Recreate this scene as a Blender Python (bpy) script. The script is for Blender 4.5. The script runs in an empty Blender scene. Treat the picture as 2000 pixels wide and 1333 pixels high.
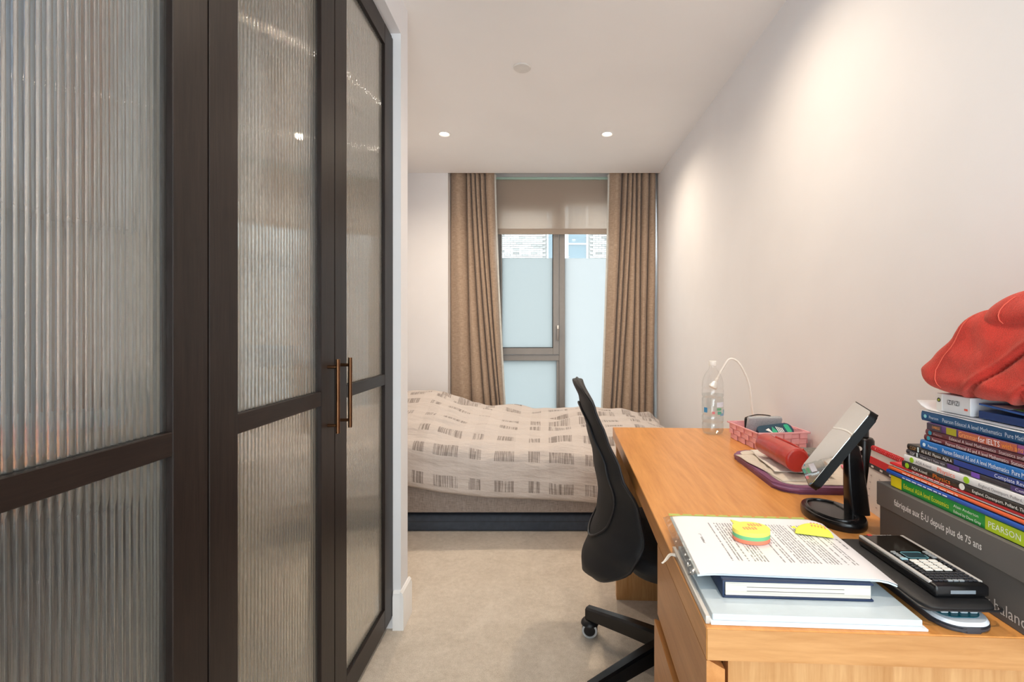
import bpy, bmesh, math, random
from mathutils import Vector, Matrix, noise
R = math.radians
PI = math.pi
scene = bpy.context.scene
COL = scene.collection
random.seed(7)

# ------------------------------------------------------------------ camera
H = 1.152          # lens height
F = 921.0          # focal length in pixels of the 2000 px wide frame
VX, VY = 1064.0, 647.0
cam_d = bpy.data.cameras.new('camera')
cam = bpy.data.objects.new('camera', cam_d)
COL.objects.link(cam)
cam.location = (0, 0, H)
cam.rotation_euler = (PI/2, 0, 0)
cam_d.sensor_width = 36.0
cam_d.lens = F/2000*36
cam_d.shift_x = (1000-VX)/2000
cam_d.shift_y = -(666.5-VY)/2000
cam_d.clip_start = 0.01
scene.camera = cam

# ------------------------------------------------------------------ world and view
def C(h, a=1.0):
    h = h.lstrip('#')
    v = [int(h[i:i+2], 16)/255 for i in (0, 2, 4)]
    return tuple(x/12.92 if x <= .04045 else ((x+.055)/1.055)**2.4 for x in v) + (a,)

world = bpy.data.worlds.new('world')
scene.world = world
world.use_nodes = True
bg = world.node_tree.nodes['Background']
bg.inputs[0].default_value = (0.87, 0.945, 1.0, 1)
bg.inputs[1].default_value = 6.0
scene.view_settings.view_transform = 'Standard'
scene.view_settings.look = 'None'
scene.view_settings.gamma = 1.0
scene.view_settings.use_curve_mapping = False
scene.view_settings.exposure = 0.3
cy = scene.cycles
cy.max_bounces = 14
cy.diffuse_bounces = 6
cy.glossy_bounces = 6
cy.transmission_bounces = 12
cy.transparent_max_bounces = 12
cy.sample_clamp_indirect = 6.0
cy.use_denoising = True

LAMP_W = 37.0      # watts of every recessed downlight
LAMP_COL = (1.0, 0.83, 0.64)

def portal(name, loc, rot, sx, sy):
    d = bpy.data.lights.new(name, 'AREA')
    d.shape = 'RECTANGLE'; d.size = sx; d.size_y = sy
    d.cycles.is_portal = True
    o = bpy.data.objects.new(name, d); COL.objects.link(o)
    o.location = loc; o.rotation_euler = rot
portal('daylight_portal', (0.2, -1.41, 1.25), (R(90), 0, 0), 1.35, 2.1)  # guides sky light through the window added behind the camera

# ------------------------------------------------------------------ room numbers (metres)
XR = 0.948         # right wall
XN = -0.557        # face of the boxed-in wall round the wardrobe
XW = -0.585        # front of the wardrobe doors
XL = -1.16         # left wall in the bed bay
YB = 3.87          # back wall
YF = -1.30         # wall behind the camera
ZC = 2.45          # ceiling
DESK = 0.73

def P(x, y, z):
    s = (y-VY)/(H-z)
    return Vector(((x-VX)/s, F/s, z))
def PY(x, y, Y):
    return Vector(((x-VX)*Y/F, Y, H-(y-VY)*Y/F))

# ------------------------------------------------------------------ materials
def nt(name):
    m = bpy.data.materials.new(name); m.use_nodes = True
    t = m.node_tree
    return m, t, t.nodes['Principled BSDF'], t.nodes['Material Output']
def N(t, kind, **kw):
    n = t.nodes.new(kind)
    for k, v in kw.items(): setattr(n, k, v)
    return n
def ramp(t, c0, c1, p0=0.35, p1=0.65):
    r = N(t, 'ShaderNodeValToRGB')
    r.color_ramp.elements[0].position = p0; r.color_ramp.elements[1].position = p1
    r.color_ramp.elements[0].color = c0; r.color_ramp.elements[1].color = c1
    return r
def mix3(c, d, f):
    return tuple(c[i]*(1-f)+d[i]*f for i in range(3))+(1,)

def M_plain(name, hexc, rough=.5, metal=0.0, spec=.5, var=.06, scale=30, bump=0.0, bscale=None, coat=0, sheen=0):
    m, t, b, o = nt(name)
    c = C(hexc)
    tc = N(t, 'ShaderNodeTexCoord')
    nz = N(t, 'ShaderNodeTexNoise'); nz.inputs['Scale'].default_value = scale; nz.inputs['Detail'].default_value = 4
    t.links.new(tc.outputs['Object'], nz.inputs['Vector'])
    lo = tuple(max(0, x*(1-var)) for x in c[:3])+(1,)
    hi = tuple(min(1, x*(1+var)) for x in c[:3])+(1,)
    rp = ramp(t, lo, hi)
    t.links.new(nz.outputs['Fac'], rp.inputs[0])
    t.links.new(rp.outputs[0], b.inputs['Base Color'])
    b.inputs['Roughness'].default_value = rough
    b.inputs['Metallic'].default_value = metal
    b.inputs['Specular IOR Level'].default_value = spec
    b.inputs['Coat Weight'].default_value = coat
    b.inputs['Sheen Weight'].default_value = sheen
    if bump:
        n2 = N(t, 'ShaderNodeTexNoise'); n2.inputs['Scale'].default_value = bscale or scale*6; n2.inputs['Detail'].default_value = 3
        t.links.new(tc.outputs['Object'], n2.inputs['Vector'])
        bp = N(t, 'ShaderNodeBump'); bp.inputs['Strength'].default_value = bump; bp.inputs['Distance'].default_value = .002
        t.links.new(n2.outputs['Fac'], bp.inputs['Height'])
        t.links.new(bp.outputs[0], b.inputs['Normal'])
    return m

def M_wood(name, lo, hi, axis=1, rough=.42, scale=9, stretch=14, bump=.05, spec=.4):
    m, t, b, o = nt(name)
    tc = N(t, 'ShaderNodeTexCoord')
    mp = N(t, 'ShaderNodeMapping')
    s = [stretch, stretch, stretch]; s[axis] = 1.0
    mp.inputs['Scale'].default_value = s
    t.links.new(tc.outputs['Object'], mp.inputs[0])
    nz = N(t, 'ShaderNodeTexNoise'); nz.inputs['Scale'].default_value = scale; nz.inputs['Detail'].default_value = 8
    nz.inputs['Roughness'].default_value = .62; nz.inputs['Distortion'].default_value = .35
    t.links.new(mp.outputs[0], nz.inputs['Vector'])
    n2 = N(t, 'ShaderNodeTexNoise'); n2.inputs['Scale'].default_value = scale*.22; n2.inputs['Detail'].default_value = 3; n2.inputs['Distortion'].default_value = 1.2
    t.links.new(mp.outputs[0], n2.inputs['Vector'])
    mm = N(t, 'ShaderNodeMath', operation='MULTIPLY_ADD'); mm.inputs[1].default_value = .55
    t.links.new(nz.outputs['Fac'], mm.inputs[0])
    m2 = N(t, 'ShaderNodeMath', operation='MULTIPLY'); m2.inputs[1].default_value = .45
    t.links.new(n2.outputs['Fac'], m2.inputs[0]); t.links.new(m2.outputs[0], mm.inputs[2])
    rp = ramp(t, C(lo), C(hi), .34, .66)
    t.links.new(mm.outputs[0], rp.inputs[0])
    t.links.new(rp.outputs[0], b.inputs['Base Color'])
    b.inputs['Roughness'].default_value = rough
    b.inputs['Specular IOR Level'].default_value = spec
    bp = N(t, 'ShaderNodeBump'); bp.inputs['Strength'].default_value = bump; bp.inputs['Distance'].default_value = .001
    t.links.new(nz.outputs['Fac'], bp.inputs['Height']); t.links.new(bp.outputs[0], b.inputs['Normal'])
    return m

def M_glass(name, ior=1.45, rough=.0, col=(1, 1, 1, 1)):
    m, t, b, o = nt(name)
    b.inputs['Base Color'].default_value = col
    b.inputs['Transmission Weight'].default_value = 1.0
    b.inputs['Roughness'].default_value = rough
    b.inputs['IOR'].default_value = ior
    return m

def M_thin(name, tint=(1, 1, 1, 1), gl=.06, edge=.35, rough=.02):
    # thin clear sheet: straight-through light with a Fresnel-like sheen
    m, t, b, o = nt(name)
    t.nodes.remove(b)
    tr = N(t, 'ShaderNodeBsdfTransparent'); tr.inputs[0].default_value = tint
    gs = N(t, 'ShaderNodeBsdfGlossy'); gs.inputs['Roughness'].default_value = rough
    lw = N(t, 'ShaderNodeLayerWeight'); lw.inputs[0].default_value = .5
    pw = N(t, 'ShaderNodeMath', operation='POWER'); pw.inputs[1].default_value = 4.0; t.links.new(lw.outputs['Facing'], pw.inputs[0])
    fr = N(t, 'ShaderNodeMath', operation='MULTIPLY_ADD'); fr.inputs[1].default_value = edge; fr.inputs[2].default_value = gl; t.links.new(pw.outputs[0], fr.inputs[0])
    mx = N(t, 'ShaderNodeMixShader')
    t.links.new(fr.outputs[0], mx.inputs[0]); t.links.new(tr.outputs[0], mx.inputs[1]); t.links.new(gs.outputs[0], mx.inputs[2])
    t.links.new(mx.outputs[0], o.inputs[0])
    return m

def M_sheer(name, hexc, trans=.5, clear=.0, rough=.6):
    # cloth or film that lets light diffuse through
    m, t, b, o = nt(name)
    t.nodes.remove(b)
    c = C(hexc)
    df = N(t, 'ShaderNodeBsdfDiffuse'); df.inputs[0].default_value = c
    tl = N(t, 'ShaderNodeBsdfTranslucent'); tl.inputs[0].default_value = c
    mx = N(t, 'ShaderNodeMixShader'); mx.inputs[0].default_value = trans
    t.links.new(df.outputs[0], mx.inputs[1]); t.links.new(tl.outputs[0], mx.inputs[2])
    last = mx
    if clear:
        tp = N(t, 'ShaderNodeBsdfTransparent'); m2 = N(t, 'ShaderNodeMixShader'); m2.inputs[0].default_value = clear
        t.links.new(mx.outputs[0], m2.inputs[1]); t.links.new(tp.outputs[0], m2.inputs[2]); last = m2
    t.links.new(last.outputs[0], o.inputs[0])
    return m

def M_emit(name, col, st):
    m, t, b, o = nt(name)
    t.nodes.remove(b)
    e = N(t, 'ShaderNodeEmission'); e.inputs[0].default_value = col; e.inputs[1].default_value = st
    t.links.new(e.outputs[0], o.inputs[0])
    return m

def M_carpet(name):
    m, t, b, o = nt(name)
    tc = N(t, 'ShaderNodeTexCoord')
    n1 = N(t, 'ShaderNodeTexNoise'); n1.inputs['Scale'].default_value = 420; n1.inputs['Detail'].default_value = 4
    n2 = N(t, 'ShaderNodeTexNoise'); n2.inputs['Scale'].default_value = 5; n2.inputs['Detail'].default_value = 5; n2.inputs['Distortion'].default_value = 1.5
    n3 = N(t, 'ShaderNodeTexNoise'); n3.inputs['Scale'].default_value = 46; n3.inputs['Detail'].default_value = 5; n3.inputs['Roughness'].default_value = .7
    for n in (n1, n2, n3): t.links.new(tc.outputs['Object'], n.inputs['Vector'])
    a = N(t, 'ShaderNodeMath', operation='MULTIPLY_ADD'); a.inputs[1].default_value = .55
    t.links.new(n1.outputs['Fac'], a.inputs[0])
    k = N(t, 'ShaderNodeMath', operation='MULTIPLY_ADD'); k.inputs[1].default_value = .17
    t.links.new(n2.outputs['Fac'], k.inputs[0])
    k2 = N(t, 'ShaderNodeMath', operation='MULTIPLY'); k2.inputs[1].default_value = .25
    t.links.new(n3.outputs['Fac'], k2.inputs[0]); t.links.new(k2.outputs[0], k.inputs[2]); t.links.new(k.outputs[0], a.inputs[2])
    rp = ramp(t, C('#b0a290'), C('#e4d8ca'), .34, .6)
    t.links.new(a.outputs[0], rp.inputs[0]); t.links.new(rp.outputs[0], b.inputs['Base Color'])
    b.inputs['Roughness'].default_value = .95; b.inputs['Specular IOR Level'].default_value = .1
    b.inputs['Sheen Weight'].default_value = .2
    bp = N(t, 'ShaderNodeBump'); bp.inputs['Strength'].default_value = .7; bp.inputs['Distance'].default_value = .006
    t.links.new(a.outputs[0], bp.inputs['Height']); t.links.new(bp.outputs[0], b.inputs['Normal'])
    return m

def M_weave(name, lo, hi, sx=900, sz=500, rough=.9, sheen=.2, bump=.3):
    m, t, b, o = nt(name)
    tc = N(t, 'ShaderNodeTexCoord')
    out = []
    for sc in ((sx, sx, 40), (30, 30, sz)):
        mp = N(t, 'ShaderNodeMapping'); mp.inputs['Scale'].default_value = sc
        nz = N(t, 'ShaderNodeTexNoise'); nz.inputs['Scale'].default_value = 1; nz.inputs['Detail'].default_value = 3
        t.links.new(tc.outputs['Object'], mp.inputs[0]); t.links.new(mp.outputs[0], nz.inputs['Vector']); out.append(nz)
    a = N(t, 'ShaderNodeMath', operation='ADD'); t.links.new(out[0].outputs['Fac'], a.inputs[0]); t.links.new(out[1].outputs['Fac'], a.inputs[1])
    h = N(t, 'ShaderNodeMath', operation='MULTIPLY'); h.inputs[1].default_value = .5; t.links.new(a.outputs[0], h.inputs[0])
    rp = ramp(t, C(lo), C(hi), .36, .62)
    t.links.new(h.outputs[0], rp.inputs[0]); t.links.new(rp.outputs[0], b.inputs['Base Color'])
    b.inputs['Roughness'].default_value = rough; b.inputs['Sheen Weight'].default_value = sheen; b.inputs['Specular IOR Level'].default_value = .15
    bp = N(t, 'ShaderNodeBump'); bp.inputs['Strength'].default_value = bump; bp.inputs['Distance'].default_value = .001
    t.links.new(h.outputs[0], bp.inputs['Height']); t.links.new(bp.outputs[0], b.inputs['Normal'])
    return m

class G:
    """tiny helper to write shader maths"""
    def __init__(s, t): s.t = t
    def m(s, op, a, b=None, c=None):
        n = N(s.t, 'ShaderNodeMath', operation=op)
        for i, v in enumerate((a, b, c)):
            if v is None: continue
            if isinstance(v, (int, float)): n.inputs[i].default_value = v
            else: s.t.links.new(v, n.inputs[i])
        return n.outputs[0]
    def rng(s, x, a, b):       # 1 inside a..b
        return s.m('MULTIPLY', s.m('GREATER_THAN', x, a), s.m('LESS_THAN', x, b))
    def vec(s, x, y, z=0.0):
        n = N(s.t, 'ShaderNodeCombineXYZ')
        for i, v in enumerate((x, y, z)):
            if isinstance(v, (int, float)): n.inputs[i].default_value = v
            else: s.t.links.new(v, n.inputs[i])
        return n.outputs[0]
    def noise(s, v, scale, detail=2):
        n = N(s.t, 'ShaderNodeTexNoise'); n.inputs['Scale'].default_value = scale; n.inputs['Detail'].default_value = detail
        s.t.links.new(v, n.inputs['Vector']); return n.outputs['Fac']
    def white(s, x):
        n = N(s.t, 'ShaderNodeTexWhiteNoise', noise_dimensions='1D'); s.t.links.new(x, n.inputs['W']); return n.outputs['Value']

def M_duvet(name):
    m, t, b, o = nt(name); g = G(t)
    uv = N(t, 'ShaderNodeUVMap'); sp = N(t, 'ShaderNodeSeparateXYZ'); t.links.new(uv.outputs[0], sp.inputs[0])
    wv = g.noise(uv.outputs[0], 9, 2)
    wob = g.m('MULTIPLY', g.m('SUBTRACT', wv, .5), .006)
    x = g.m('ADD', sp.outputs[0], wob); y = g.m('ADD', sp.outputs[1], wob)
    px = g.m('FLOORED_MODULO', g.m('ADD', x, .732+.64*4), .64)
    cols = None
    for a, bb in ((0, .064), (.116, .252), (.312, .378), (.455, .562)):
        r = g.rng(px, a, bb); cols = r if cols is None else g.m('ADD', cols, r)
    py = g.m('FLOORED_MODULO', g.m('ADD', y, .0), .315)
    rows = None
    for a, bb in ((.045, .11), (.215, .268)):
        r = g.rng(py, a, bb); rows = r if rows is None else g.m('ADD', rows, r)
    stripe = g.m('GREATER_THAN', g.noise(g.vec(g.m('MULTIPLY', x, 210), g.m('MULTIPLY', y, 4)), 1.0, 1), .49)
    block = g.m('MULTIPLY', cols, rows)
    mask = g.m('MULTIPLY', block, g.m('MULTIPLY_ADD', stripe, .72, .16))
    faint = g.m('MULTIPLY', g.m('MAXIMUM', cols, rows), .06)
    fac = g.m('MINIMUM', g.m('ADD', mask, faint), 1.0)
    weave = g.m('MULTIPLY', g.noise(g.vec(g.m('MULTIPLY', x, 500), g.m('MULTIPLY', y, 60)), 1.0, 2), .16)
    mx = N(t, 'ShaderNodeMix', data_type='RGBA')
    t.links.new(fac, mx.inputs['Factor']); mx.inputs['A'].default_value = C('#cfc5bf'); mx.inputs['B'].default_value = C('#8f857f')
    m2 = N(t, 'ShaderNodeMix', data_type='RGBA', blend_type='MULTIPLY')
    m2.inputs['Factor'].default_value = 1
    rp = ramp(t, (.84, .84, .84, 1), (1, 1, 1, 1), .0, .16); t.links.new(weave, rp.inputs[0])
    t.links.new(mx.outputs['Result'], m2.inputs['A']); t.links.new(rp.outputs[0], m2.inputs['B'])
    t.links.new(m2.outputs['Result'], b.inputs['Base Color'])
    b.inputs['Roughness'].default_value = .9; b.inputs['Sheen Weight'].default_value = .15; b.inputs['Specular IOR Level'].default_value = .1
    bp = N(t, 'ShaderNodeBump'); bp.inputs['Strength'].default_value = .9; bp.inputs['Distance'].default_value = .014
    crk = g.noise(g.vec(g.m('MULTIPLY', x, 9), g.m('MULTIPLY', y, 34)), 1.0, 4)
    t.links.new(crk, bp.inputs['Height']); t.links.new(bp.outputs[0], b.inputs['Normal'])
    return m

def M_print(name):
    # a page of small printed text: the text lines run along local y, one after the other along local x
    m, t, b, o = nt(name); g = G(t)
    tc = N(t, 'ShaderNodeTexCoord'); sp = N(t, 'ShaderNodeSeparateXYZ'); t.links.new(tc.outputs['Object'], sp.inputs[0])
    x, y = sp.outputs[0], sp.outputs[1]
    per = .0052
    q = g.m('DIVIDE', x, per); idx = g.m('FLOOR', q); fr = g.m('FRACT', q)
    line = g.rng(fr, .28, .72)
    rnd = g.white(idx)
    keep = g.m('GREATER_THAN', rnd, .13)
    endp = g.m('MULTIPLY_ADD', g.m('LESS_THAN', rnd, .30), -.07, .072)      # short last lines
    body = g.m('MULTIPLY', g.rng(x, -.088, .118), g.m('MULTIPLY', g.m('LESS_THAN', y, .082), g.m('GREATER_THAN', y, g.m('MULTIPLY', endp, -1))))
    words = g.m('GREATER_THAN', g.noise(g.vec(g.m('MULTIPLY', y, 260), g.m('MULTIPLY', idx, 3.7)), 1.0, 2), .43)
    ink = g.m('MULTIPLY', g.m('MULTIPLY', line, keep), g.m('MULTIPLY', body, words))
    head = g.m('MULTIPLY', g.m('ADD', g.rng(x, -.112, -.108), g.rng(x, .132, .136)), g.rng(y, -.01, .03))
    ink = g.m('MAXIMUM', ink, g.m('MULTIPLY', head, words))
    mx = N(t, 'ShaderNodeMix', data_type='RGBA')
    t.links.new(g.m('MULTIPLY', ink, .72), mx.inputs['Factor']); mx.inputs['A'].default_value = C('#eeedf1'); mx.inputs['B'].default_value = C('#2c2d33')
    t.links.new(mx.outputs['Result'], b.inputs['Base Color']); b.inputs['Roughness'].default_value = .35; b.inputs['Coat Weight'].default_value = .25; b.inputs['Coat Roughness'].default_value = .2
    return m

def M_pages(name):
    m, t, b, o = nt(name)
    tc = N(t, 'ShaderNodeTexCoord'); mp = N(t, 'ShaderNodeMapping'); mp.inputs['Scale'].default_value = (6, 6, 1400)
    nz = N(t, 'ShaderNodeTexNoise'); nz.inputs['Scale'].default_value = 1; nz.inputs['Detail'].default_value = 2
    t.links.new(tc.outputs['Object'], mp.inputs[0]); t.links.new(mp.outputs[0], nz.inputs['Vector'])
    rp = ramp(t, C('#b9b2a6'), C('#eee9df'), .3, .6); t.links.new(nz.outputs['Fac'], rp.inputs[0]); t.links.new(rp.outputs[0], b.inputs['Base Color'])
    b.inputs['Roughness'].default_value = .8
    return m

def M_fleece(name, hexc):
    m, t, b, o = nt(name)
    tc = N(t, 'ShaderNodeTexCoord')
    n1 = N(t, 'ShaderNodeTexNoise'); n1.inputs['Scale'].default_value = 620; n1.inputs['Detail'].default_value = 5; n1.inputs['Roughness'].default_value = .7
    n2 = N(t, 'ShaderNodeTexNoise'); n2.inputs['Scale'].default_value = 28; n2.inputs['Detail'].default_value = 4
    for n in (n1, n2): t.links.new(tc.outputs['Object'], n.inputs['Vector'])
    a = N(t, 'ShaderNodeMath', operation='MULTIPLY_ADD'); a.inputs[1].default_value = .6
    t.links.new(n1.outputs['Fac'], a.inputs[0])
    k = N(t, 'ShaderNodeMath', operation='MULTIPLY'); k.inputs[1].default_value = .4; t.links.new(n2.outputs['Fac'], k.inputs[0]); t.links.new(k.outputs[0], a.inputs[2])
    c = C(hexc)
    rp = ramp(t, tuple(x*.62 for x in c[:3])+(1,), tuple(min(1, x*1.18) for x in c[:3])+(1,), .36, .62)
    t.links.new(a.outputs[0], rp.inputs[0]); t.links.new(rp.outputs[0], b.inputs['Base Color'])
    b.inputs['Roughness'].default_value = 1; b.inputs['Sheen Weight'].default_value = .5; b.inputs['Sheen Tint'].default_value = (1, .6, .5, 1); b.inputs['Specular IOR Level'].default_value = .05
    bp = N(t, 'ShaderNodeBump'); bp.inputs['Strength'].default_value = .7; bp.inputs['Distance'].default_value = .003
    t.links.new(a.outputs[0], bp.inputs['Height']); t.links.new(bp.outputs[0], b.inputs['Normal'])
    return m

MT = {}
def mp(name, *a, **k):
    MT[name] = M_plain(name, *a, **k)
mp('wall', '#e9e8ea', .85, spec=.2, var=.012, scale=4, bump=.04, bscale=220)
mp('ceiling', '#edebea', .9, spec=.15, var=.01, scale=3)
mp('trim_white', '#f0eeec', .45, var=.01)
MT['carpet'] = M_carpet('carpet')
MT['dark_wood'] = M_wood('dark_wood', '#181210', '#2b211d', axis=2, rough=.40, scale=14, stretch=16, bump=.12, spec=.28)
MT['dark_wood_y'] = M_wood('dark_wood_y', '#181210', '#2b211d', axis=1, rough=.40, scale=14, stretch=16, bump=.12, spec=.28)
def M_reed(name):
    # ribbed glass: refraction, a share of light straight through and a trace of haze
    m, t, b, o = nt(name)
    b.inputs['Base Color'].default_value = (.97, .98, .97, 1); b.inputs['Transmission Weight'].default_value = 1; b.inputs['Roughness'].default_value = .02; b.inputs['IOR'].default_value = 1.46
    tp = N(t, 'ShaderNodeBsdfTransparent'); tp.inputs[0].default_value = (.96, .97, .96, 1)
    tl = N(t, 'ShaderNodeBsdfTranslucent'); tl.inputs[0].default_value = (.85, .84, .80, 1)
    df = N(t, 'ShaderNodeBsdfDiffuse'); df.inputs[0].default_value = (.85, .84, .80, 1)
    hz = N(t, 'ShaderNodeMixShader'); hz.inputs[0].default_value = .5; t.links.new(tl.outputs[0], hz.inputs[1]); t.links.new(df.outputs[0], hz.inputs[2])
    m1 = N(t, 'ShaderNodeMixShader'); m1.inputs[0].default_value = .25; t.links.new(b.outputs[0], m1.inputs[1]); t.links.new(tp.outputs[0], m1.inputs[2])
    m2 = N(t, 'ShaderNodeMixShader'); m2.inputs[0].default_value = .045; t.links.new(m1.outputs[0], m2.inputs[1]); t.links.new(hz.outputs[0], m2.inputs[2])
    t.links.new(m2.outputs[0], o.inputs[0])
    return m
MT['reed_glass'] = M_reed('reed_glass')
mp('bronze', '#6b4a33', .32, metal=1, var=.05)
mp('cabinet_cream', '#e4d9c8', .7, var=.03, scale=8)
mp('black_void', '#17161a', .8)
MT['curtain'] = M_weave('curtain', '#947d6b', '#c0a994')
mp('curtain_lining', '#d8d6cf', .9)
MT['blind'] = M_sheer('blind', '#cbbcae', .40, .24)
mp('gap_light_green', '#a9c6bb', .4, var=.02)  # pale green colour stands for the strip of light above the blind
mp('window_metal', '#8b8580', .42, metal=.25, var=.02)
mp('gasket', '#1f2122', .6)
MT['frost'] = M_sheer('frost', '#b9bebe', .82)
MT['frost_bright'] = M_sheer('frost_bright', '#c3c6c6', .84)
MT['clear'] = M_thin('clear_pane', (.96, .985, .985, 1), edge=.45)
MT['duvet'] = M_duvet('duvet')
MT['bed_fabric'] = M_weave('bed_fabric', '#776c67', '#a79b93', 700, 700, bump=.5)
mp('mattress', '#ddd8d2', .9)
MT['oak'] = M_wood('oak', '#c2803f', '#dd9c58', axis=1, rough=.33, scale=7, stretch=12, bump=.03)
MT['oak_side'] = M_wood('oak_side', '#b07a45', '#d09c66', axis=0, rough=.4, scale=8, stretch=11, bump=.05)
MT['oak_front'] = M_wood('oak_front', '#b87a42', '#cf9258', axis=1, rough=.35, scale=7, stretch=12, bump=.03)
MT['oak_vert'] = M_wood('oak_vert', '#b5804b', '#d3a470', axis=2, rough=.42, scale=9, stretch=13, bump=.06)
mp('chair_black', '#141417', .62, var=.12, scale=200, bump=.25, bscale=900)
mp('black_gloss', '#101012', .25, var=.05)
mp('black_satin', '#17171a', .42, var=.06)
mp('caster_grey', '#c9cbcd', .5)
mp('plastic_white', '#eceae4', .35, var=.02)
MT['lamp_glow'] = M_emit('lamp_glow', (1, .86, .66, 1), 14)
mp('chrome', '#b9b9b9', .2, metal=1)
mp('red_leather', '#b12f24', .38, var=.12, scale=40, bump=.2, bscale=300, coat=.15)
MT['fleece'] = M_fleece('fleece', '#d03a30')
mp('fleece_thread', '#df6350', .9)
mp('pink_strap', '#f0b0b5', .55, var=.05, bump=.15, bscale=500)
mp('purple', '#7a4a6c', .5, var=.08)
mp('canvas', '#cfc4b6', .9, var=.05, scale=80, bump=.3, bscale=900)
mp('canvas_white', '#e4ddd4', .9, var=.05, scale=80, bump=.3, bscale=900)
mp('felt', '#a9acb0', .95, var=.15, scale=400)
mp('grey_print', '#77736f', .8, var=.25, scale=120)
mp('teal_navy', '#123f55', .3, var=.08, coat=.3)
mp('green_print', '#2fae86', .35)
mp('white_print', '#f3f4f2', .5, var=.01)
mp('box_grey', '#625e5b', .62, var=.04, scale=12)
mp('box_grey_dark', '#5c5855', .62, var=.04, scale=12)
mp('navy', '#122a4d', .45, var=.08)
MT['pages'] = M_pages('pages')
MT['print_sheet'] = M_print('print_sheet')
mp('paper_white', '#e9ebee', .5, var=.02, coat=.15)
mp('paper_bluish', '#c9d6dd', .35, var=.03, coat=.3)
mp('plastic_film', '#c9c3ba', .25, var=.05, coat=.4)
MT['film'] = M_thin('film', (.93, .93, .92, 1), edge=.5, rough=.12)
mp('lime_strip', '#b4b95c', .5)
mp('note_yellow', '#fbe96a', .6, var=.02)
mp('note_green', '#74c58a', .6, var=.02)
mp('note_orange', '#f08a6a', .6, var=.02)
mp('note_lime', '#eaf04a', .55, var=.03)
mp('note_ink', '#f2a06a', .6)
mp('mirror_back', '#0a0a0b', .5, spec=.2)
m_, t_, b_, o_ = nt('mirror_glass'); b_.inputs['Base Color'].default_value = (.86, .87, .85, 1); b_.inputs['Metallic'].default_value = 1; b_.inputs['Roughness'].default_value = .01
MT['mirror_glass'] = m_
MT['pet'] = M_thin('pet', (.985, .99, .99, 1), edge=.42, rough=.03)
MT['water'] = M_thin('water', (.93, .95, .95, 1), edge=.33, rough=.0)
def flat(hexc, rough=.5):
    k = 'c'+hexc
    if k not in MT: MT[k] = M_plain('colour_'+hexc.lstrip('#'), hexc, rough, var=.03)
    return MT[k]

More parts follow.
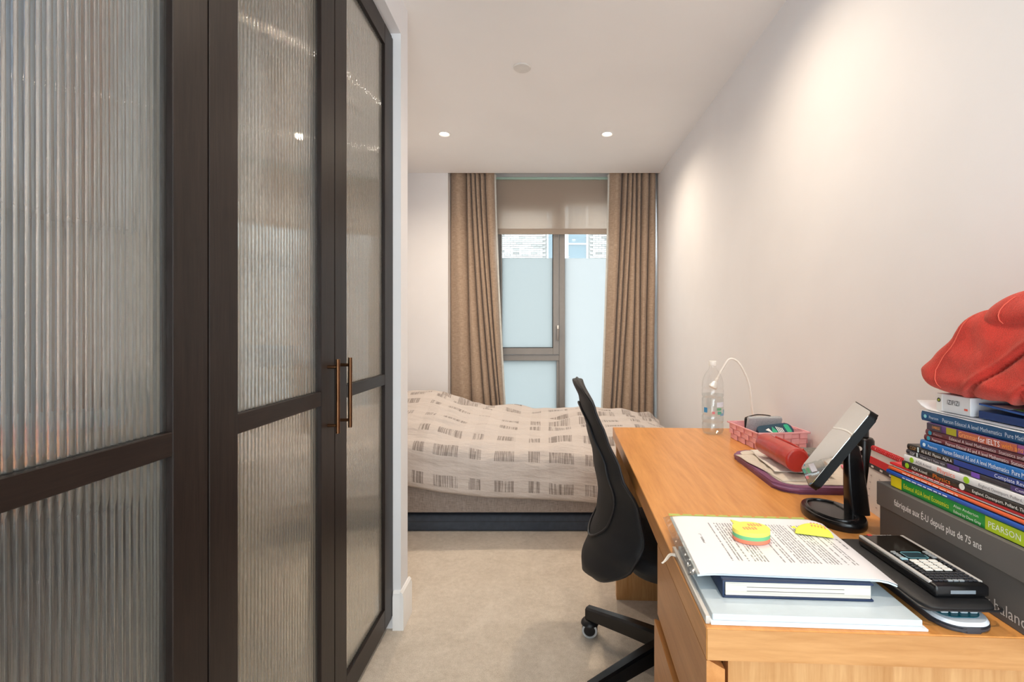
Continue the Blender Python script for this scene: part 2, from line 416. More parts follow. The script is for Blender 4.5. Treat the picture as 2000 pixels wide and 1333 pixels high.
# ------------------------------------------------------------------ mesh builder
class MB:
    def __init__(s): s.bm = bmesh.new()
    def _geo(s, verts, faces):
        vs = [s.bm.verts.new(v) for v in verts]
        for f in faces:
            try: s.bm.faces.new([vs[i] for i in f])
            except ValueError: pass
        return vs
    def box(s, x0, x1, y0, y1, z0, z1, bev=0, seg=2):
        r = bmesh.ops.create_cube(s.bm, size=1)
        vs = r['verts']
        for v in vs:
            v.co = Vector(((x0+x1)/2+v.co.x*(x1-x0), (y0+y1)/2+v.co.y*(y1-y0), (z0+z1)/2+v.co.z*(z1-z0)))
        if bev:
            es = list({e for v in vs for e in v.link_edges})
            bmesh.ops.bevel(s.bm, geom=es, offset=bev, segments=seg, profile=.5, affect='EDGES', clamp_overlap=True)
        return s
    def prism(s, pts, z0, z1, top=None):
        n = len(pts); tp = top or pts
        vs = [(p[0], p[1], z0) for p in pts]+[(p[0], p[1], z1) for p in tp]
        s._geo(vs, [list(range(n))[::-1], list(range(n, 2*n))]+[[i, (i+1) % n, n+(i+1) % n, n+i] for i in range(n)])
        return s
    def tube(s, path, r, seg=10, cap=True):
        path = [Vector(p) for p in path]; n = len(path)
        rs = r if isinstance(r, (list, tuple)) else [r]*n
        rings = []; up = None
        for i, p in enumerate(path):
            d = (path[min(i+1, n-1)]-path[max(i-1, 0)]).normalized()
            if up is None:
                up = Vector((0, 0, 1)) if abs(d.z) < .9 else Vector((1, 0, 0))
            a = up - d*up.dot(d)
            a.normalize(); up = a; b = d.cross(a)
            rings.append([s.bm.verts.new(p+(a*math.cos(2*PI*k/seg)+b*math.sin(2*PI*k/seg))*rs[i]) for k in range(seg)])
        for i in range(n-1):
            for k in range(seg):
                s.bm.faces.new((rings[i][k], rings[i][(k+1) % seg], rings[i+1][(k+1) % seg], rings[i+1][k]))
        if cap:
            s.bm.faces.new(rings[0][::-1]); s.bm.faces.new(rings[-1])
        return s
    def lathe(s, prof, seg=24, c=(0, 0, 0), sx=1, sy=1, cap=True):
        rings = []
        for r, z in prof:
            rings.append([s.bm.verts.new((c[0]+math.cos(2*PI*k/seg)*r*sx, c[1]+math.sin(2*PI*k/seg)*r*sy, c[2]+z)) for k in range(seg)])
        for i in range(len(prof)-1):
            for k in range(seg):
                s.bm.faces.new((rings[i][k], rings[i][(k+1) % seg], rings[i+1][(k+1) % seg], rings[i+1][k]))
        if cap:
            s.bm.faces.new(rings[0][::-1]); s.bm.faces.new(rings[-1])
        return s
    def grid(s, fn, nu, nv, uvfn=None, closeu=False):
        vs = [[s.bm.verts.new(fn(i/(nu if closeu else nu-1), j/(nv-1))) for j in range(nv)] for i in range(nu)]
        lay = s.bm.loops.layers.uv.verify() if uvfn else None
        for i in range(nu if closeu else nu-1):
            for j in range(nv-1):
                ids = [(i, j), ((i+1) % nu, j), ((i+1) % nu, j+1), (i, j+1)]
                f = s.bm.faces.new([vs[a][b] for a, b in ids])
                if lay:
                    for l, (a, b) in zip(f.loops, ids): l[lay].uv = uvfn(a/(nu-1), b/(nv-1))
        return s
    def thick(s, d):
        bmesh.ops.recalc_face_normals(s.bm, faces=s.bm.faces)
        bmesh.ops.solidify(s.bm, geom=list(s.bm.faces), thickness=d)
        return s
    def tf(s, m):
        bmesh.ops.transform(s.bm, matrix=m, verts=s.bm.verts); return s
    def mesh(s, name, mat, angle=35, fix=True):
        if fix: bmesh.ops.recalc_face_normals(s.bm, faces=s.bm.faces)
        me = bpy.data.meshes.new(name); s.bm.to_mesh(me); s.bm.free()
        for p in me.polygons: p.use_smooth = True
        me.set_sharp_from_angle(angle=R(angle))
        if mat: me.materials.append(mat)
        return me
    def build(s, name, mat, parent=None, loc=None, rz=0, angle=35, fix=True, label=None):
        return add(name, s.mesh(name, mat, angle, fix), parent, loc, rz, label)

def add(name, me, parent=None, loc=None, rz=0, label=None):
    o = bpy.data.objects.new(name, me); COL.objects.link(o)
    if loc is not None: o.location = loc
    if rz: o.rotation_euler.z = rz
    if parent: o.parent = parent
    if label: o['label'] = label
    return o
def tag(o, label, cat, group=None):
    o['label'] = label; o['category'] = cat
    if group: o['group'] = group
    return o
def thing(name, label, cat, loc=(0, 0, 0), rz=0, group=None):
    o = bpy.data.objects.new(name, None); COL.objects.link(o)
    o.empty_display_size = .05
    o.location = loc; o.rotation_euler.z = rz
    return tag(o, label, cat, group)
def struct(o):
    o['kind'] = 'structure'; return o
def bx(*a, bev=0, seg=2): return MB().box(*a, bev=bev, seg=seg)
def lerp(a, b, t): return a+(b-a)*t
def interp(x, pts):
    if x <= pts[0][0]: return pts[0][1]
    for (a, va), (b, vb) in zip(pts, pts[1:]):
        if x <= b:
            t = (x-a)/(b-a); return va+(vb-va)*t
    return pts[-1][1]
def sinterp(x, pts):
    if x <= pts[0][0]: return pts[0][1]
    for (a, va), (b, vb) in zip(pts, pts[1:]):
        if x <= b:
            t = (x-a)/(b-a); t = t*t*(3-2*t); return va+(vb-va)*t
    return pts[-1][1]
def spline(pts, n=8):
    pts = [Vector(p) for p in pts]; out = []
    for i in range(len(pts)-1):
        p0 = pts[max(i-1, 0)]; p1 = pts[i]; p2 = pts[i+1]; p3 = pts[min(i+2, len(pts)-1)]
        for k in range(n):
            t = k/n
            out.append(.5*((2*p1)+(p2-p0)*t+(2*p0-5*p1+4*p2-p3)*t*t+(3*p1-p0-3*p2+p3)*t**3))
    out.append(pts[-1]); return out
def rrect(w, d, r, n=6):
    pts = []
    for cx, cy_, a0 in ((w/2-r, d/2-r, 0), (-w/2+r, d/2-r, 90), (-w/2+r, -d/2+r, 180), (w/2-r, -d/2+r, 270)):
        for k in range(n+1):
            a = R(a0+90*k/n); pts.append((cx+r*math.cos(a), cy_+r*math.sin(a)))
    return pts

def text(body, h, mat, mtx, parent, name='lettering', maxw=None, align='LEFT', bold=0.0):
    """flat lettering h metres tall (cap height), placed by mtx (text x, y, normal)"""
    cu = bpy.data.curves.new('t', 'FONT'); cu.body = body; cu.size = 1.0; cu.align_x = align; cu.resolution_u = 2
    cu.offset = bold
    tmp = bpy.data.objects.new('t', cu); COL.objects.link(tmp)
    bpy.context.view_layer.update()
    dg = bpy.context.evaluated_depsgraph_get()
    me = bpy.data.meshes.new_from_object(tmp.evaluated_get(dg))
    bpy.data.objects.remove(tmp); bpy.data.curves.remove(cu)
    k = h/.69; kx = k
    if maxw and me.vertices:
        w = max(v.co.x for v in me.vertices)-min(v.co.x for v in me.vertices)
        kx = maxw/w
    me.transform(Matrix.Diagonal((kx, k, 1, 1)))
    me.transform(mtx)
    me.materials.clear(); me.materials.append(mat); me.name = name
    return add(name, me, parent)
def spine_mtx(x, y, z):      # text on a face that looks to -x, reading towards -y
    return Matrix(((0, 0, -1, x), (-1, 0, 0, y), (0, 1, 0, z), (0, 0, 0, 1)))

# ================================================================== THE SETTING
struct(bx(XL-.1, XR+.1, YF-.1, YB+.4, -.12, 0).build('floor', MT['carpet']))
struct(bx(XL-.1, XR+.1, YF-.1, YB, ZC, ZC+.14).build('ceiling', MT['ceiling']))
struct(bx(XR, XR+.1, YF-.1, YB+.4, 0, ZC+.14).build('wall_right', MT['wall']))
struct(bx(XL-.1, XL, 1.82, YB+.4, 0, ZC).build('wall_left', MT['wall']))
# back wall: the solid part left of the window recess, and the recess itself
XJ = -.795
struct(bx(XL, XJ, YB, YB+.3, 0, ZC+.14).build('wall_back', MT['wall']))
struct(bx(XJ, XR, YB, YB+.25, ZC+.075, ZC+.14).build('trim_1', MT['ceiling']))        # head of the curtain recess
struct(bx(XJ, XR, YB+.23, YB+.30, 2.30, ZC+.075).build('trim_2', MT['wall']))
struct(bx(XJ, XR, YB+.16, YB+.30, 0, .30).build('trim_3', MT['wall']))                 # low upstand under the glazing
# boxed-in wall round the wardrobe
struct(bx(XL-.1, XN, 1.825, 1.915, 0, ZC).build('wall_nib', MT['wall']))
struct(bx(XL-.1, XN, -.19, 1.825, 2.304, ZC).build('wall_bulkhead', MT['wall']))
struct(bx(XL-.1, XN, YF, -.19, 0, ZC).build('wall_entry', MT['wall']))
# wall behind the camera, with a window added to bring in cool daylight
W2A, W2B, W2C, W2D = -.475, .875, .20, 2.30
struct(bx(XN, W2A, YF-.1, YF, 0, ZC).build('wall_front', MT['wall']))
struct(bx(W2B, XR, YF-.1, YF, 0, ZC).build('wall_front_side', MT['wall']))
struct(bx(W2A, W2B, YF-.1, YF, 0, W2C).build('wall_front_low', MT['wall']))
struct(bx(W2A, W2B, YF-.1, YF, W2D, ZC).build('wall_front_head', MT['wall']))
w2 = MB()
for a in ((W2A, W2B, W2C, W2C+.04), (W2A, W2B, W2D-.04, W2D), (W2A, W2A+.04, W2C+.04, W2D-.04), (W2B-.04, W2B, W2C+.04, W2D-.04), (.18, .22, W2C+.04, W2D-.04)):
    w2.box(a[0], a[1], YF-.08, YF-.03, a[2], a[3])
w2 = struct(w2.build('added_window', MT['window_metal']))
for a in ((W2A+.04, .18), (.22, W2B-.04)): bx(a[0], a[1], YF-.058, YF-.052, W2C+.04, W2D-.04).build('pane', MT['clear'], w2)
# baseboards
def base_prof(p0, p1, nrm):
    # p0->p1 along the wall, nrm = outward direction
    p0 = Vector(p0); p1 = Vector(p1); n = Vector(nrm)
    prof = [(0, 0), (.014, 0), (.014, .128), (.011, .134), (.011, .140), (.004, .148), (0, .148)]
    m = MB(); a = [m.bm.verts.new((p0.x+n.x*d, p0.y+n.y*d, z)) for d, z in prof]; b = [m.bm.verts.new((p1.x+n.x*d, p1.y+n.y*d, z)) for d, z in prof]
    k = len(prof)
    for i in range(k): m.bm.faces.new((a[i], a[(i+1) % k], b[(i+1) % k], b[i]))
    m.bm.faces.new(a); m.bm.faces.new(b[::-1])
    return m
struct(base_prof((XN, 1.811), (XN, 1.929), (1, 0)).build('baseboard_nib', MT['trim_white']))
struct(base_prof((XN, 1.825), (XW, 1.825), (0, -1)).build('baseboard_nib_front', MT['trim_white']))
struct(base_prof((XL, 1.915), (XN, 1.915), (0, 1)).build('baseboard_nib_back', MT['trim_white']))
struct(base_prof((XR, YF), (XR, YB+.1), (-1, 0)).build('baseboard_right', MT['trim_white']))
struct(base_prof((XL, 1.93), (XL, YB), (1, 0)).build('baseboard_left', MT['trim_white']))
struct(base_prof((XN, YF), (XN, -.19), (1, 0)).build('baseboard_entry', MT['trim_white']))
struct(base_prof((XL, YB), (XJ, YB), (0, -1)).build('baseboard_back', MT['trim_white']))

# ------------------------------------------------------------------ window in the recess
YWN = 4.10
fr = MB()
ZT, Z0 = 2.30, .30
def wb(m, x0, x1, z0, z1, d0=0.0, d1=.055, bev=.002): m.box(x0, x1, YWN+d0, YWN+d1, z0, z1, bev=bev, seg=1)
px = lambda x: (x-VX)*YWN/F
pz = lambda y: H-(y-VY)*YWN/F
XA, XM0, XM1, XE = px(967), px(1092), px(1103.5), .90
ZTR0, ZTR1 = pz(705), pz(693.5)
wb(fr, XA, px(977), Z0, ZT); wb(fr, XE, XR, Z0, ZT)
wb(fr, XM0, XM1, Z0, ZT)
wb(fr, px(977), XM0, ZTR0, ZTR1); wb(fr, px(977), XE, Z0, Z0+.06); wb(fr, px(977), XE, ZT-.05, ZT)
wb(fr, px(1087), XM0, Z0+.06, ZTR0, .008)
wb(fr, XJ, XA, Z0, ZT, .0, .05)
win = struct(fr.build('window_1', MT['window_metal'], angle=25))
sa = MB()
ZS0, ZS1 = ZTR1+.003, ZT-.05
for a in ((px(977.5), px(980.5), ZS0, ZS1), (px(1080), XM0-.002, ZS0, ZS1), (px(980.5), px(1080), ZS0, pz(680)), (px(980.5), px(1080), ZS1-.05, ZS1)):
    wb(sa, *a, d0=-.012, d1=.045)
sash = sa.build('opening_sash', MT['window_metal'], win, angle=25)
gk = MB()
for a in ((px(1078.8), px(1080), pz(680), ZS1-.05), (px(980.5), px(1080), pz(680), pz(679)),): gk.box(a[0], a[1], YWN-.011, YWN+.02, a[2], a[3])
gk.build('gasket', MT['gasket'], win)
hd = MB(); hd.box(px(1087), px(1091.5), YWN-.045, YWN-.028, pz(665), pz(638), bev=.003)
hd.box(px(1086.5), px(1090.5), YWN-.03, YWN-.008, pz(643.5), pz(636.5), bev=.003)
hnd = hd.build('window_handle', MT['window_metal'], sash)
bx(px(1087.6), px(1091), YWN-.048, YWN-.0455, pz(643), pz(636), bev=.0008).build('key_plate', MT['plastic_white'], sash, label='pale key cap on the handle')
ZFR = pz(504)
bx(px(980.5), px(1079), YWN+.018, YWN+.024, pz(679), ZFR).build('frosted_pane', MT['frost'], win)
bx(px(980.5), px(1079), YWN+.018, YWN+.024, ZFR, ZS1-.05).build('clear_pane', MT['clear'], win)
bx(px(977), px(1087), YWN+.022, YWN+.028, Z0+.06, ZTR0).build('frosted_pane', MT['frost'], win)
bx(XM1, XE, YWN+.022, YWN+.028, Z0+.06, ZFR).build('frosted_pane', MT['frost_bright'], win)
bx(XM1, XE, YWN+.022, YWN+.028, ZFR, ZT-.05).build('clear_pane', MT['clear'], win)

# ================================================================== WARDROBE
WD = [(-.175, .318), (.322, .819), (.823, 1.312), (1.316, 1.803)]
ST, TH = .077, .022
ward = thing('wardrobe', 'built-in dark wood wardrobe with ribbed glass doors and bronze handles', 'wardrobe', (XW-.3, .82, 0))
base_w = Vector((XW-.3, .82, 0))
def wbuild(mb, name, mat, parent=ward, label=None, org=None):
    mb.tf(Matrix.Translation(-(org if org is not None else base_w)))
    return mb.build(name, mat, parent, label=label)
XB = XL+.01        # inside back
wbuild(bx(XB, XB+.012, -.18, 1.818, .06, 2.28), 'back_panel', MT['cabinet_cream'])
wbuild(bx(XB+.012, XW-TH-.004, -.18, 1.818, .055, .075), 'bottom_panel', MT['cabinet_cream'])
wbuild(bx(XB+.012, XW-TH-.004, -.18, 1.818, 2.26, 2.28), 'top_panel', MT['cabinet_cream'])
for y in (-.185, .811, 1.800):
    wbuild(bx(XB+.012, XW-TH-.006, y, y+.018, .075, 2.26), 'side_panel', MT['cabinet_cream'])
wbuild(bx(XB+.1, XW-.05, -.18, 1.818, 0, .055), 'plinth', MT['black_void'])
wbuild(bx(XW-TH, XW-.002, 1.805, 1.823, .053, 2.281, bev=.001, seg=1), 'filler_strip', MT['dark_wood'])
rail_m = MB()
rail_m.tube([(-.88, -.167, 1.96), (-.88, .811, 1.96)], .012); rail_m.tube([(-.88, .829, 1.96), (-.88, 1.80, 1.96)], .012)
wbuild(rail_m, 'hanging_rail', MT['chrome'])

def reeded(y0, y1, z0, z1):
    n = max(1, round((y1-y0)/.0118)); p = (y1-y0)/n; sub = 7
    prof = []
    for i in range(n):
        for k in range(sub):
            t = k/sub
            prof.append((y0+(i+t)*p, .0040*math.sqrt(max(0, 1-(2*t-1)**2*.98))))
    prof.append((y1, prof[0][1]))
    m = MB()
    a = [m.bm.verts.new((XW-.0125+h, y, z0)) for y, h in prof]; b = [m.bm.verts.new((XW-.0125+h, y, z1)) for y, h in prof]
    for i in range(len(prof)-1): m.bm.faces.new((a[i], a[i+1], b[i+1], b[i]))
    c = [m.bm.verts.new((XW-.0165, y, z)) for y, z in ((y0, z0), (y1, z0), (y1, z1), (y0, z1))]
    m.bm.faces.new((c[0], c[3], c[2], c[1]))
    m.bm.faces.new([c[0]]+[c[1]]+a[::-1]); m.bm.faces.new([c[3]]+b+[c[2]])
    m.bm.faces.new((a[0], b[0], c[3], c[0])); m.bm.faces.new((a[-1], c[1], c[2], b[-1]))
    return m
ZD0, ZD1, ZRL0, ZRL1 = .053, 2.281, .955, .993
hang_label = None
for i, (y0, y1) in enumerate(WD):
    d = MB()
    d.box(XW-TH, XW, y0, y0+ST, ZD0, ZD1, bev=.0012, seg=1); d.box(XW-TH, XW, y1-ST, y1, ZD0, ZD1, bev=.0012, seg=1)
    door = wbuild(d, 'door', MT['dark_wood'])
    for za, zb in ((ZD0, ZD0+ST), (ZRL0, ZRL1), (ZD1-ST, ZD1)):
        wbuild(bx(XW-TH, XW-.0004, y0+ST, y1-ST, za, zb, bev=.001, seg=1), 'rail', MT['dark_wood_y'], door)
    for za, zb in ((ZD0+ST, ZRL0), (ZRL1, ZD1-ST)):
        wbuild(reeded(y0+ST, y1-ST, za, zb), 'ribbed_glass', MT['reed_glass'], door, label='ribbed clear glass panel')
    hy = (y1-.040) if i in (0, 2) else (y0+.036)
    h = MB(); xh = XW+.027
    h.tube([(xh, hy, .876), (xh, hy, 1.076)], .0055, 12)
    for z in (.897, 1.055): h.tube([(XW, hy, z), (xh, hy, z)], .0045, 10)
    if i > 0: wbuild(h, 'handle', MT['bronze'], door, label='slim bronze bar handle')
    else: h.bm.free()

# clothes hanging inside
def garment(y, hexc, zbot, label, name='shirt', w=.43, th=.024, sleeves=True, pattern=None, cat='clothes', x0=-.88, seed=0):
    ztop = 1.86
    t = thing(name, label, cat, (x0, y, zbot))
    rnd = random.Random(seed)
    ph = [rnd.uniform(0, 6.28) for _ in range(4)]
    def half(v):     # v 0 top 1 bottom
        if v < .1: return lerp(.07, w/2-.02, (v/.1)**.6)
        return lerp(w/2-.02, w/2+.012*math.sin(ph[0]), (v-.1)/.9)
    def fn(u, v):
        a = 2*PI*u
        hw = half(v)
        fold = 1+.55*v*math.sin(5*a+ph[1])*math.sin(3*a+ph[2])
        x = hw*math.copysign(abs(math.cos(a))**.7, math.cos(a))
        yy = th/2*math.sin(a)*fold*(.45+.8*v) + .012*v*math.sin(9*x+ph[3])
        drop = (abs(x)/.2)**1.5*.05*(1-v)
        return (x, yy, (ztop-zbot)*(1-v)-drop*(1 if v < .5 else .2)+.01*math.sin(7*x+ph[1])*v)
    m = MB(); m.grid(fn, 48, 22, closeu=True)
    m.build('cloth', pattern or flat(hexc, .9), t, angle=180)
    if sleeves:
        s = MB()
        for sg in (-1, 1):
            p = [(sg*.16, 0, ztop-zbot-.05), (sg*.20, .01, ztop-zbot-.2), (sg*.19, .0, max(.02, ztop-zbot-.55))]
            s.tube(spline(p, 5), [.042-.0014*k for k in range(11)], 10)
        s.tf(Matrix.Diagonal((1, .6, 1, 1)))
        s.build('sleeve', pattern or flat(hexc, .9), t, angle=180)
    hk = MB()
    hk.tube(spline([(0, 0, ztop-zbot), (.004, 0, 1.905-zbot), (.0155, 0, 1.943-zbot), (.0150, 0, 1.964-zbot), (.008, 0, 1.9735-zbot), (-.004, 0, 1.9745-zbot), (-.0140, 0, 1.967-zbot), (-.0160, 0, 1.950-zbot)], 5), .0022, 6)
    hk.tube([(-.19, 0, ztop-zbot-.055), (0, 0, ztop-zbot+.005), (.19, 0, ztop-zbot-.055)], .004, 6)
    hk.build('hanger', MT['chrome'], t)
    return t
pinkpat, tp_, bp_, op_ = nt('pink_pattern')
vr = N(tp_, 'ShaderNodeTexVoronoi'); vr.inputs['Scale'].default_value = 24
rp_ = ramp(tp_, C('#4a4552'), C('#c98a90'), .3, .55); tp_.links.new(vr.outputs['Distance'], rp_.inputs[0]); tp_.links.new(rp_.outputs[0], bp_.inputs['Base Color']); bp_.inputs['Roughness'].default_value = .9
G_ = [
 (.30, '#39414e', .95, 'dark slate shirt hanging at the end of the wardrobe rail', 'shirt', None),
 (.40, '#54657f', 1.02, 'steel blue jacket hanging beside the patterned dress', 'jacket', None),
 (.475, '#a8747a', .93, 'dress with a pink and grey pattern hanging behind ribbed glass', 'dress', pinkpat),
 (.55, '#7da0c8', 1.05, 'pale blue shirt hanging behind ribbed glass next to the patterned dress', 'shirt', None),
 (.62, '#8e9aa4', .98, 'grey blue blouse hanging between pale blue and brown tops', 'blouse', None),
 (.685, '#8a6a58', 1.04, 'brown cardigan hanging among grey shirts', 'cardigan', None),
 (.75, '#c9ced2', 1.0, 'white shirt hanging against the wardrobe divider', 'shirt', None),
 (.92, '#d9d6cf', 1.05, 'cream cotton blouse hanging just past the wardrobe divider', 'blouse', None),
 (1.05, '#eceae6', .86, 'white shirt with long tail hanging in the middle of the rail', 'shirt', None),
 (1.20, '#cbb59a', 1.12, 'sand coloured top hanging beside the white shirt', 'top', None),
 (1.36, '#b8bdbd', 1.05, 'light grey jumper hanging beside the sand coloured top', 'jumper', None),
]
for k, (y, hx, zb, lab, nm, pat) in enumerate(G_):
    garment(y, hx, zb, lab, nm, pattern=pat, sleeves=(nm != 'dress'), seed=k)
sb = thing('suitcase', 'black ribbed suitcase standing on the wardrobe floor', 'suitcase', (-.875, .565, .0755))
bx(-.21, .21, -.225, .225, .03, .80, bev=.03, seg=3).build('shell', flat('#1b1c20', .6), sb)
for k in range(5): bx(.205, .2135, -.19+k*.08, -.165+k*.08, .07, .76, bev=.003, seg=1).build('rib', flat('#222328', .6), sb)
MB().tube(spline([(-.06, 0, .798), (-.055, 0, .83), (.055, 0, .83), (.06, 0, .798)], 6), .009, 8).build('carry_handle', MT['black_satin'], sb)
for x in (-.16, .16):
    for y in (-.17, .17):
        m = MB(); m.tube([(x-.012, y, .022), (x+.012, y, .022)], .022, 16); m.box(x-.01, x+.01, y-.01, y+.01, .02, .035); m.build('wheel', MT['black_satin'], sb)

# ================================================================== CEILING FITTINGS
def downlight(x, y, label):
    t = thing('downlight', label, 'ceiling light', (x, y, ZC))
    r = MB(); r.lathe([(.040, 0), (.0405, -.004), (.036, -.006), (.029, -.003), (.027, .0)], 32, cap=False)
    r.build('trim_ring', MT['trim_white'], t)
    l = MB(); l.lathe([(.027, -.0012), (.012, -.0022), (.002, -.0026)], 24); l.build('lamp', MT['lamp_glow'], t)
    d = bpy.data.lights.new('downlight_beam', 'SPOT')
    d.energy = LAMP_W; d.color = LAMP_COL; d.spot_size = R(160); d.spot_blend = 1.0; d.shadow_soft_size = .026
    o = bpy.data.objects.new('downlight_beam', d); COL.objects.link(o); o.parent = t; o.location = (0, 0, -.012)
downlight(.41, 3.10, 'small white recessed downlight over the foot of the bed')
downlight(-.66, 3.10, 'small white recessed downlight over the head of the bed')
downlight(.41, 1.57, 'small white recessed downlight above the desk chair')
downlight(.41, .05, 'small white recessed downlight above the near end of the desk')
sd = thing('smoke_detector', 'flat white round cover plate on the ceiling', 'smoke detector', (-.111, 2.32, ZC))
m = MB(); m.lathe([(.043, 0), (.043, -.004), (.040, -.007), (.030, -.008), (.001, -.0085)], 40); m.build('cover', flat('#d9d5d1'), sd)

# ================================================================== CURTAINS AND BLIND
def curtain(label, name, tops, bots, group, flat_first):
    YC = 3.955; ztop = ZC+.04; zb = .03
    zpx_t, zpx_b = PY(0, 345, YC).z, PY(0, 790, YC).z
    tx = [(x-VX)*YC/F for x in tops]; bxs = [(x-VX)*YC/F for x in bots]
    ns = len(tx)-1; per = 14
    cols = []
    for i in range(ns):
        wide = abs(tx[i+1]-tx[i]) > .1
        for k in range(per): cols.append((i, k/per, wide))
    cols.append((ns-1, 1.0, False))
    nz = 60
    m = MB(); vs = []
    for i, tau, wide in cols:
        col = []
        for j in range(nz):
            z = lerp(ztop, zb, j/(nz-1))
            q = (zpx_t-z)/(zpx_t-zpx_b); qq = max(-.05, min(1.15, q))
            if qq > 0: qq = .35*qq+.65*qq**1.5
            x0 = lerp(tx[i], bxs[i], qq); x1 = lerp(tx[i+1], bxs[i+1], qq)
            amp = .080+.010*math.sin(3*z+i*2)
            if wide: amp *= .85
            bulge = max(0, math.sin(PI*tau))**.42
            x = x0+(x1-x0)*tau + .006*math.sin(2.2*z+1.7*i)*math.sin(PI*tau)
            y = YC-.035+ (1-bulge)*amp + .007*noise.noise(Vector((x*7, z*2.2, i)))
            if wide: y += .012*math.sin(tau*PI*2.3)
            col.append(m.bm.verts.new((x, y, z)))
        vs.append(col)
    for a in range(len(vs)-1):
        for j in range(nz-1):
            m.bm.faces.new((vs[a][j], vs[a+1][j], vs[a+1][j+1], vs[a][j+1]))
    bk2 = [[m.bm.verts.new(v.co+Vector((0, .004, 0))) for v in col] for col in vs]
    for a in range(len(vs)-1):
        for j in range(nz-1):
            m.bm.faces.new((bk2[a][j], bk2[a][j+1], bk2[a+1][j+1], bk2[a+1][j]))
        for j in (0, nz-1): m.bm.faces.new((vs[a][j], vs[a+1][j], bk2[a+1][j], bk2[a][j]))
    for a in (0, len(vs)-1):
        for j in range(nz-1): m.bm.faces.new((vs[a][j], vs[a][j+1], bk2[a][j+1], bk2[a][j]))
    t = thing(name, label, 'curtain', (tx[0]*.5+tx[-1]*.5, YC, zb), group=group)
    m.tf(Matrix.Translation((-(tx[0]*.5+tx[-1]*.5), -YC, -zb)))
    m.build('cloth', MT['curtain'], t, angle=80)
    # lining strip at the free edge
    return t, tx, bxs, YC, zb
LC = curtain('tan pinch-pleated curtain hanging against the cream wall end of the window', 'curtain', [878.5, 911, 919.5, 928.5, 937.5, 947, 965], [878.5, 921, 946, 959, 970, 976, 984], 'window curtains', True)
RC = curtain('tan pinch-pleated curtain hanging in the corner beside the desk wall', 'curtain', [1191, 1216, 1226, 1235, 1244, 1253, 1268, 1282], [1178, 1195, 1203, 1214, 1235, 1248, 1260, 1278], 'window curtains', False)
def lining(t, tx, bxs, YC, zb, k, sgn):
    m = MB(); cx = t.location.x
    pts = []
    for j in range(30):
        z = lerp(ZC+.03, zb, j/29); q = max(0, min(1.15, (2.44-z)/1.9)); q = .35*q+.65*q**1.5
        x = lerp(tx[k], bxs[k], q)
        pts.append((x-cx, z-zb))
    def fn(u, v):
        x, z = pts[round(v*29)]
        return (x+sgn*lerp(-.001, .012, u), .03+.012*u, z)
    m.grid(fn, 4, 30); m.thick(.002)
    m.build('lining', MT['curtain_lining'], t, label='pale lining edge')
lining(*LC, -1, 1); lining(*RC, 0, -1)

bl = thing('roller_blind', 'beige see-through roller blind drawn a quarter of the way down', 'blind', (px(1078), 4.05, 2.0))
YBL = 4.05; qx = lambda x: (x-VX)*YBL/F; qz = lambda y: H-(y-VY)*YBL/F
bx(qx(958)-qx(1078), qx(1225)-qx(1078), -.02, .02, qz(351.5)-2.0, 2.47-2.0, bev=.003).build('gap_light_rail', MT['gap_light_green'], bl)  # rail coloured as the gap where daylight glows over the blind
bx(qx(962)-qx(1078), qx(1222)-qx(1078), .0, .0012, qz(458)-2.0, qz(351.5)-2.0-.0005).build('fabric', MT['blind'], bl)
bx(qx(962)-qx(1078), qx(1222)-qx(1078), -.004, -.0005, qz(458)-2.0, qz(447)-2.0, bev=.001).build('bottom_bar', MT['blind'], bl)

# ================================================================== BED AND DUVET
BX0, BX1, BY0, BY1 = -1.12, .83, 2.67, 3.68
bed = thing('bed', 'low single bed with grey upholstered base against the window', 'bed', ((BX0+BX1)/2, (BY0+BY1)/2, 0))
bc = Vector(bed.location)
def bb(mb, name, mat): mb.tf(Matrix.Translation(-bc)); return mb.build(name, mat, bed)
bb(bx(BX0, BX1, BY0, BY1, .12, .34, bev=.012), 'base', MT['bed_fabric'])
bb(bx(BX0+.01, BX1-.08, BY0+.03, BY1-.03, .341, .462, bev=.035, seg=3), 'mattress', MT['mattress'])
for x in (BX0+.1, BX1-.1):
    for y in (BY0+.12, BY1-.1):
        l = MB(); l.lathe([(.018, 0), (.026, .12)], 16, c=(x, y, 0)); bb(l, 'leg', MT['black_satin'])

ub = thing('under_bed_shade', 'slate blue block added for the shade under the bed', 'bag', (-.12, 3.0, 0))  # dark block added in place of the shade below the bed base
bx(-.86, .79, -.30, .30, 0, .095, bev=.02, seg=3).build('body', M_plain('shade_slate', '#3b424d', .85, var=.1, scale=30, bump=.2), ub)  # slate colour paints the shade
MB().tube([(-.84, -.298, .06), (.77, -.298, .06)], .0025, 6).build('zip', MT['black_satin'], ub)  # made-up seam on the shade block
XD0, XD1 = -1.14, .885
hem = [(-1.2, .34), (-.80, .30), (-.58, .256), (-.32, .228), (0.0, .216), (.2, .205), (.34, .19), (.9, .2)]
def duvet_sec(x):
    # list of (y, z) across the bed from the front hem to the back hem
    hz = interp(x, hem)
    pil = sinterp(x, [(-1.2, .105), (-.75, .135), (-.42, .035), (-.1, 0)])
    dip = sinterp(x, [(-.4, 0), (0, -.012), (.25, .012), (.5, .0)])
    end = sinterp(x, [(.52, 0), (.74, -.035), (.83, -.10), (.885, -.22)])
    t = .565+dip+end
    hz2 = min(hz, t-.1)
    return [(2.615, hz2), (2.598, hz2+.03), (2.588, hz2+(t-hz2)*.32), (2.598, hz2+(t-hz2)*.6+pil*.2), (2.65, t-.085+pil*.4), (2.78, t-.03+pil*.6), (3.0, t+.0+pil*.85), (3.3, t+.015+pil), (3.52, t+.006+pil*.8), (3.66, t-.05+pil*.3), (3.725, t-.17), (3.735, .36)]
NU, NV = 170, 84
arc_cache = {}
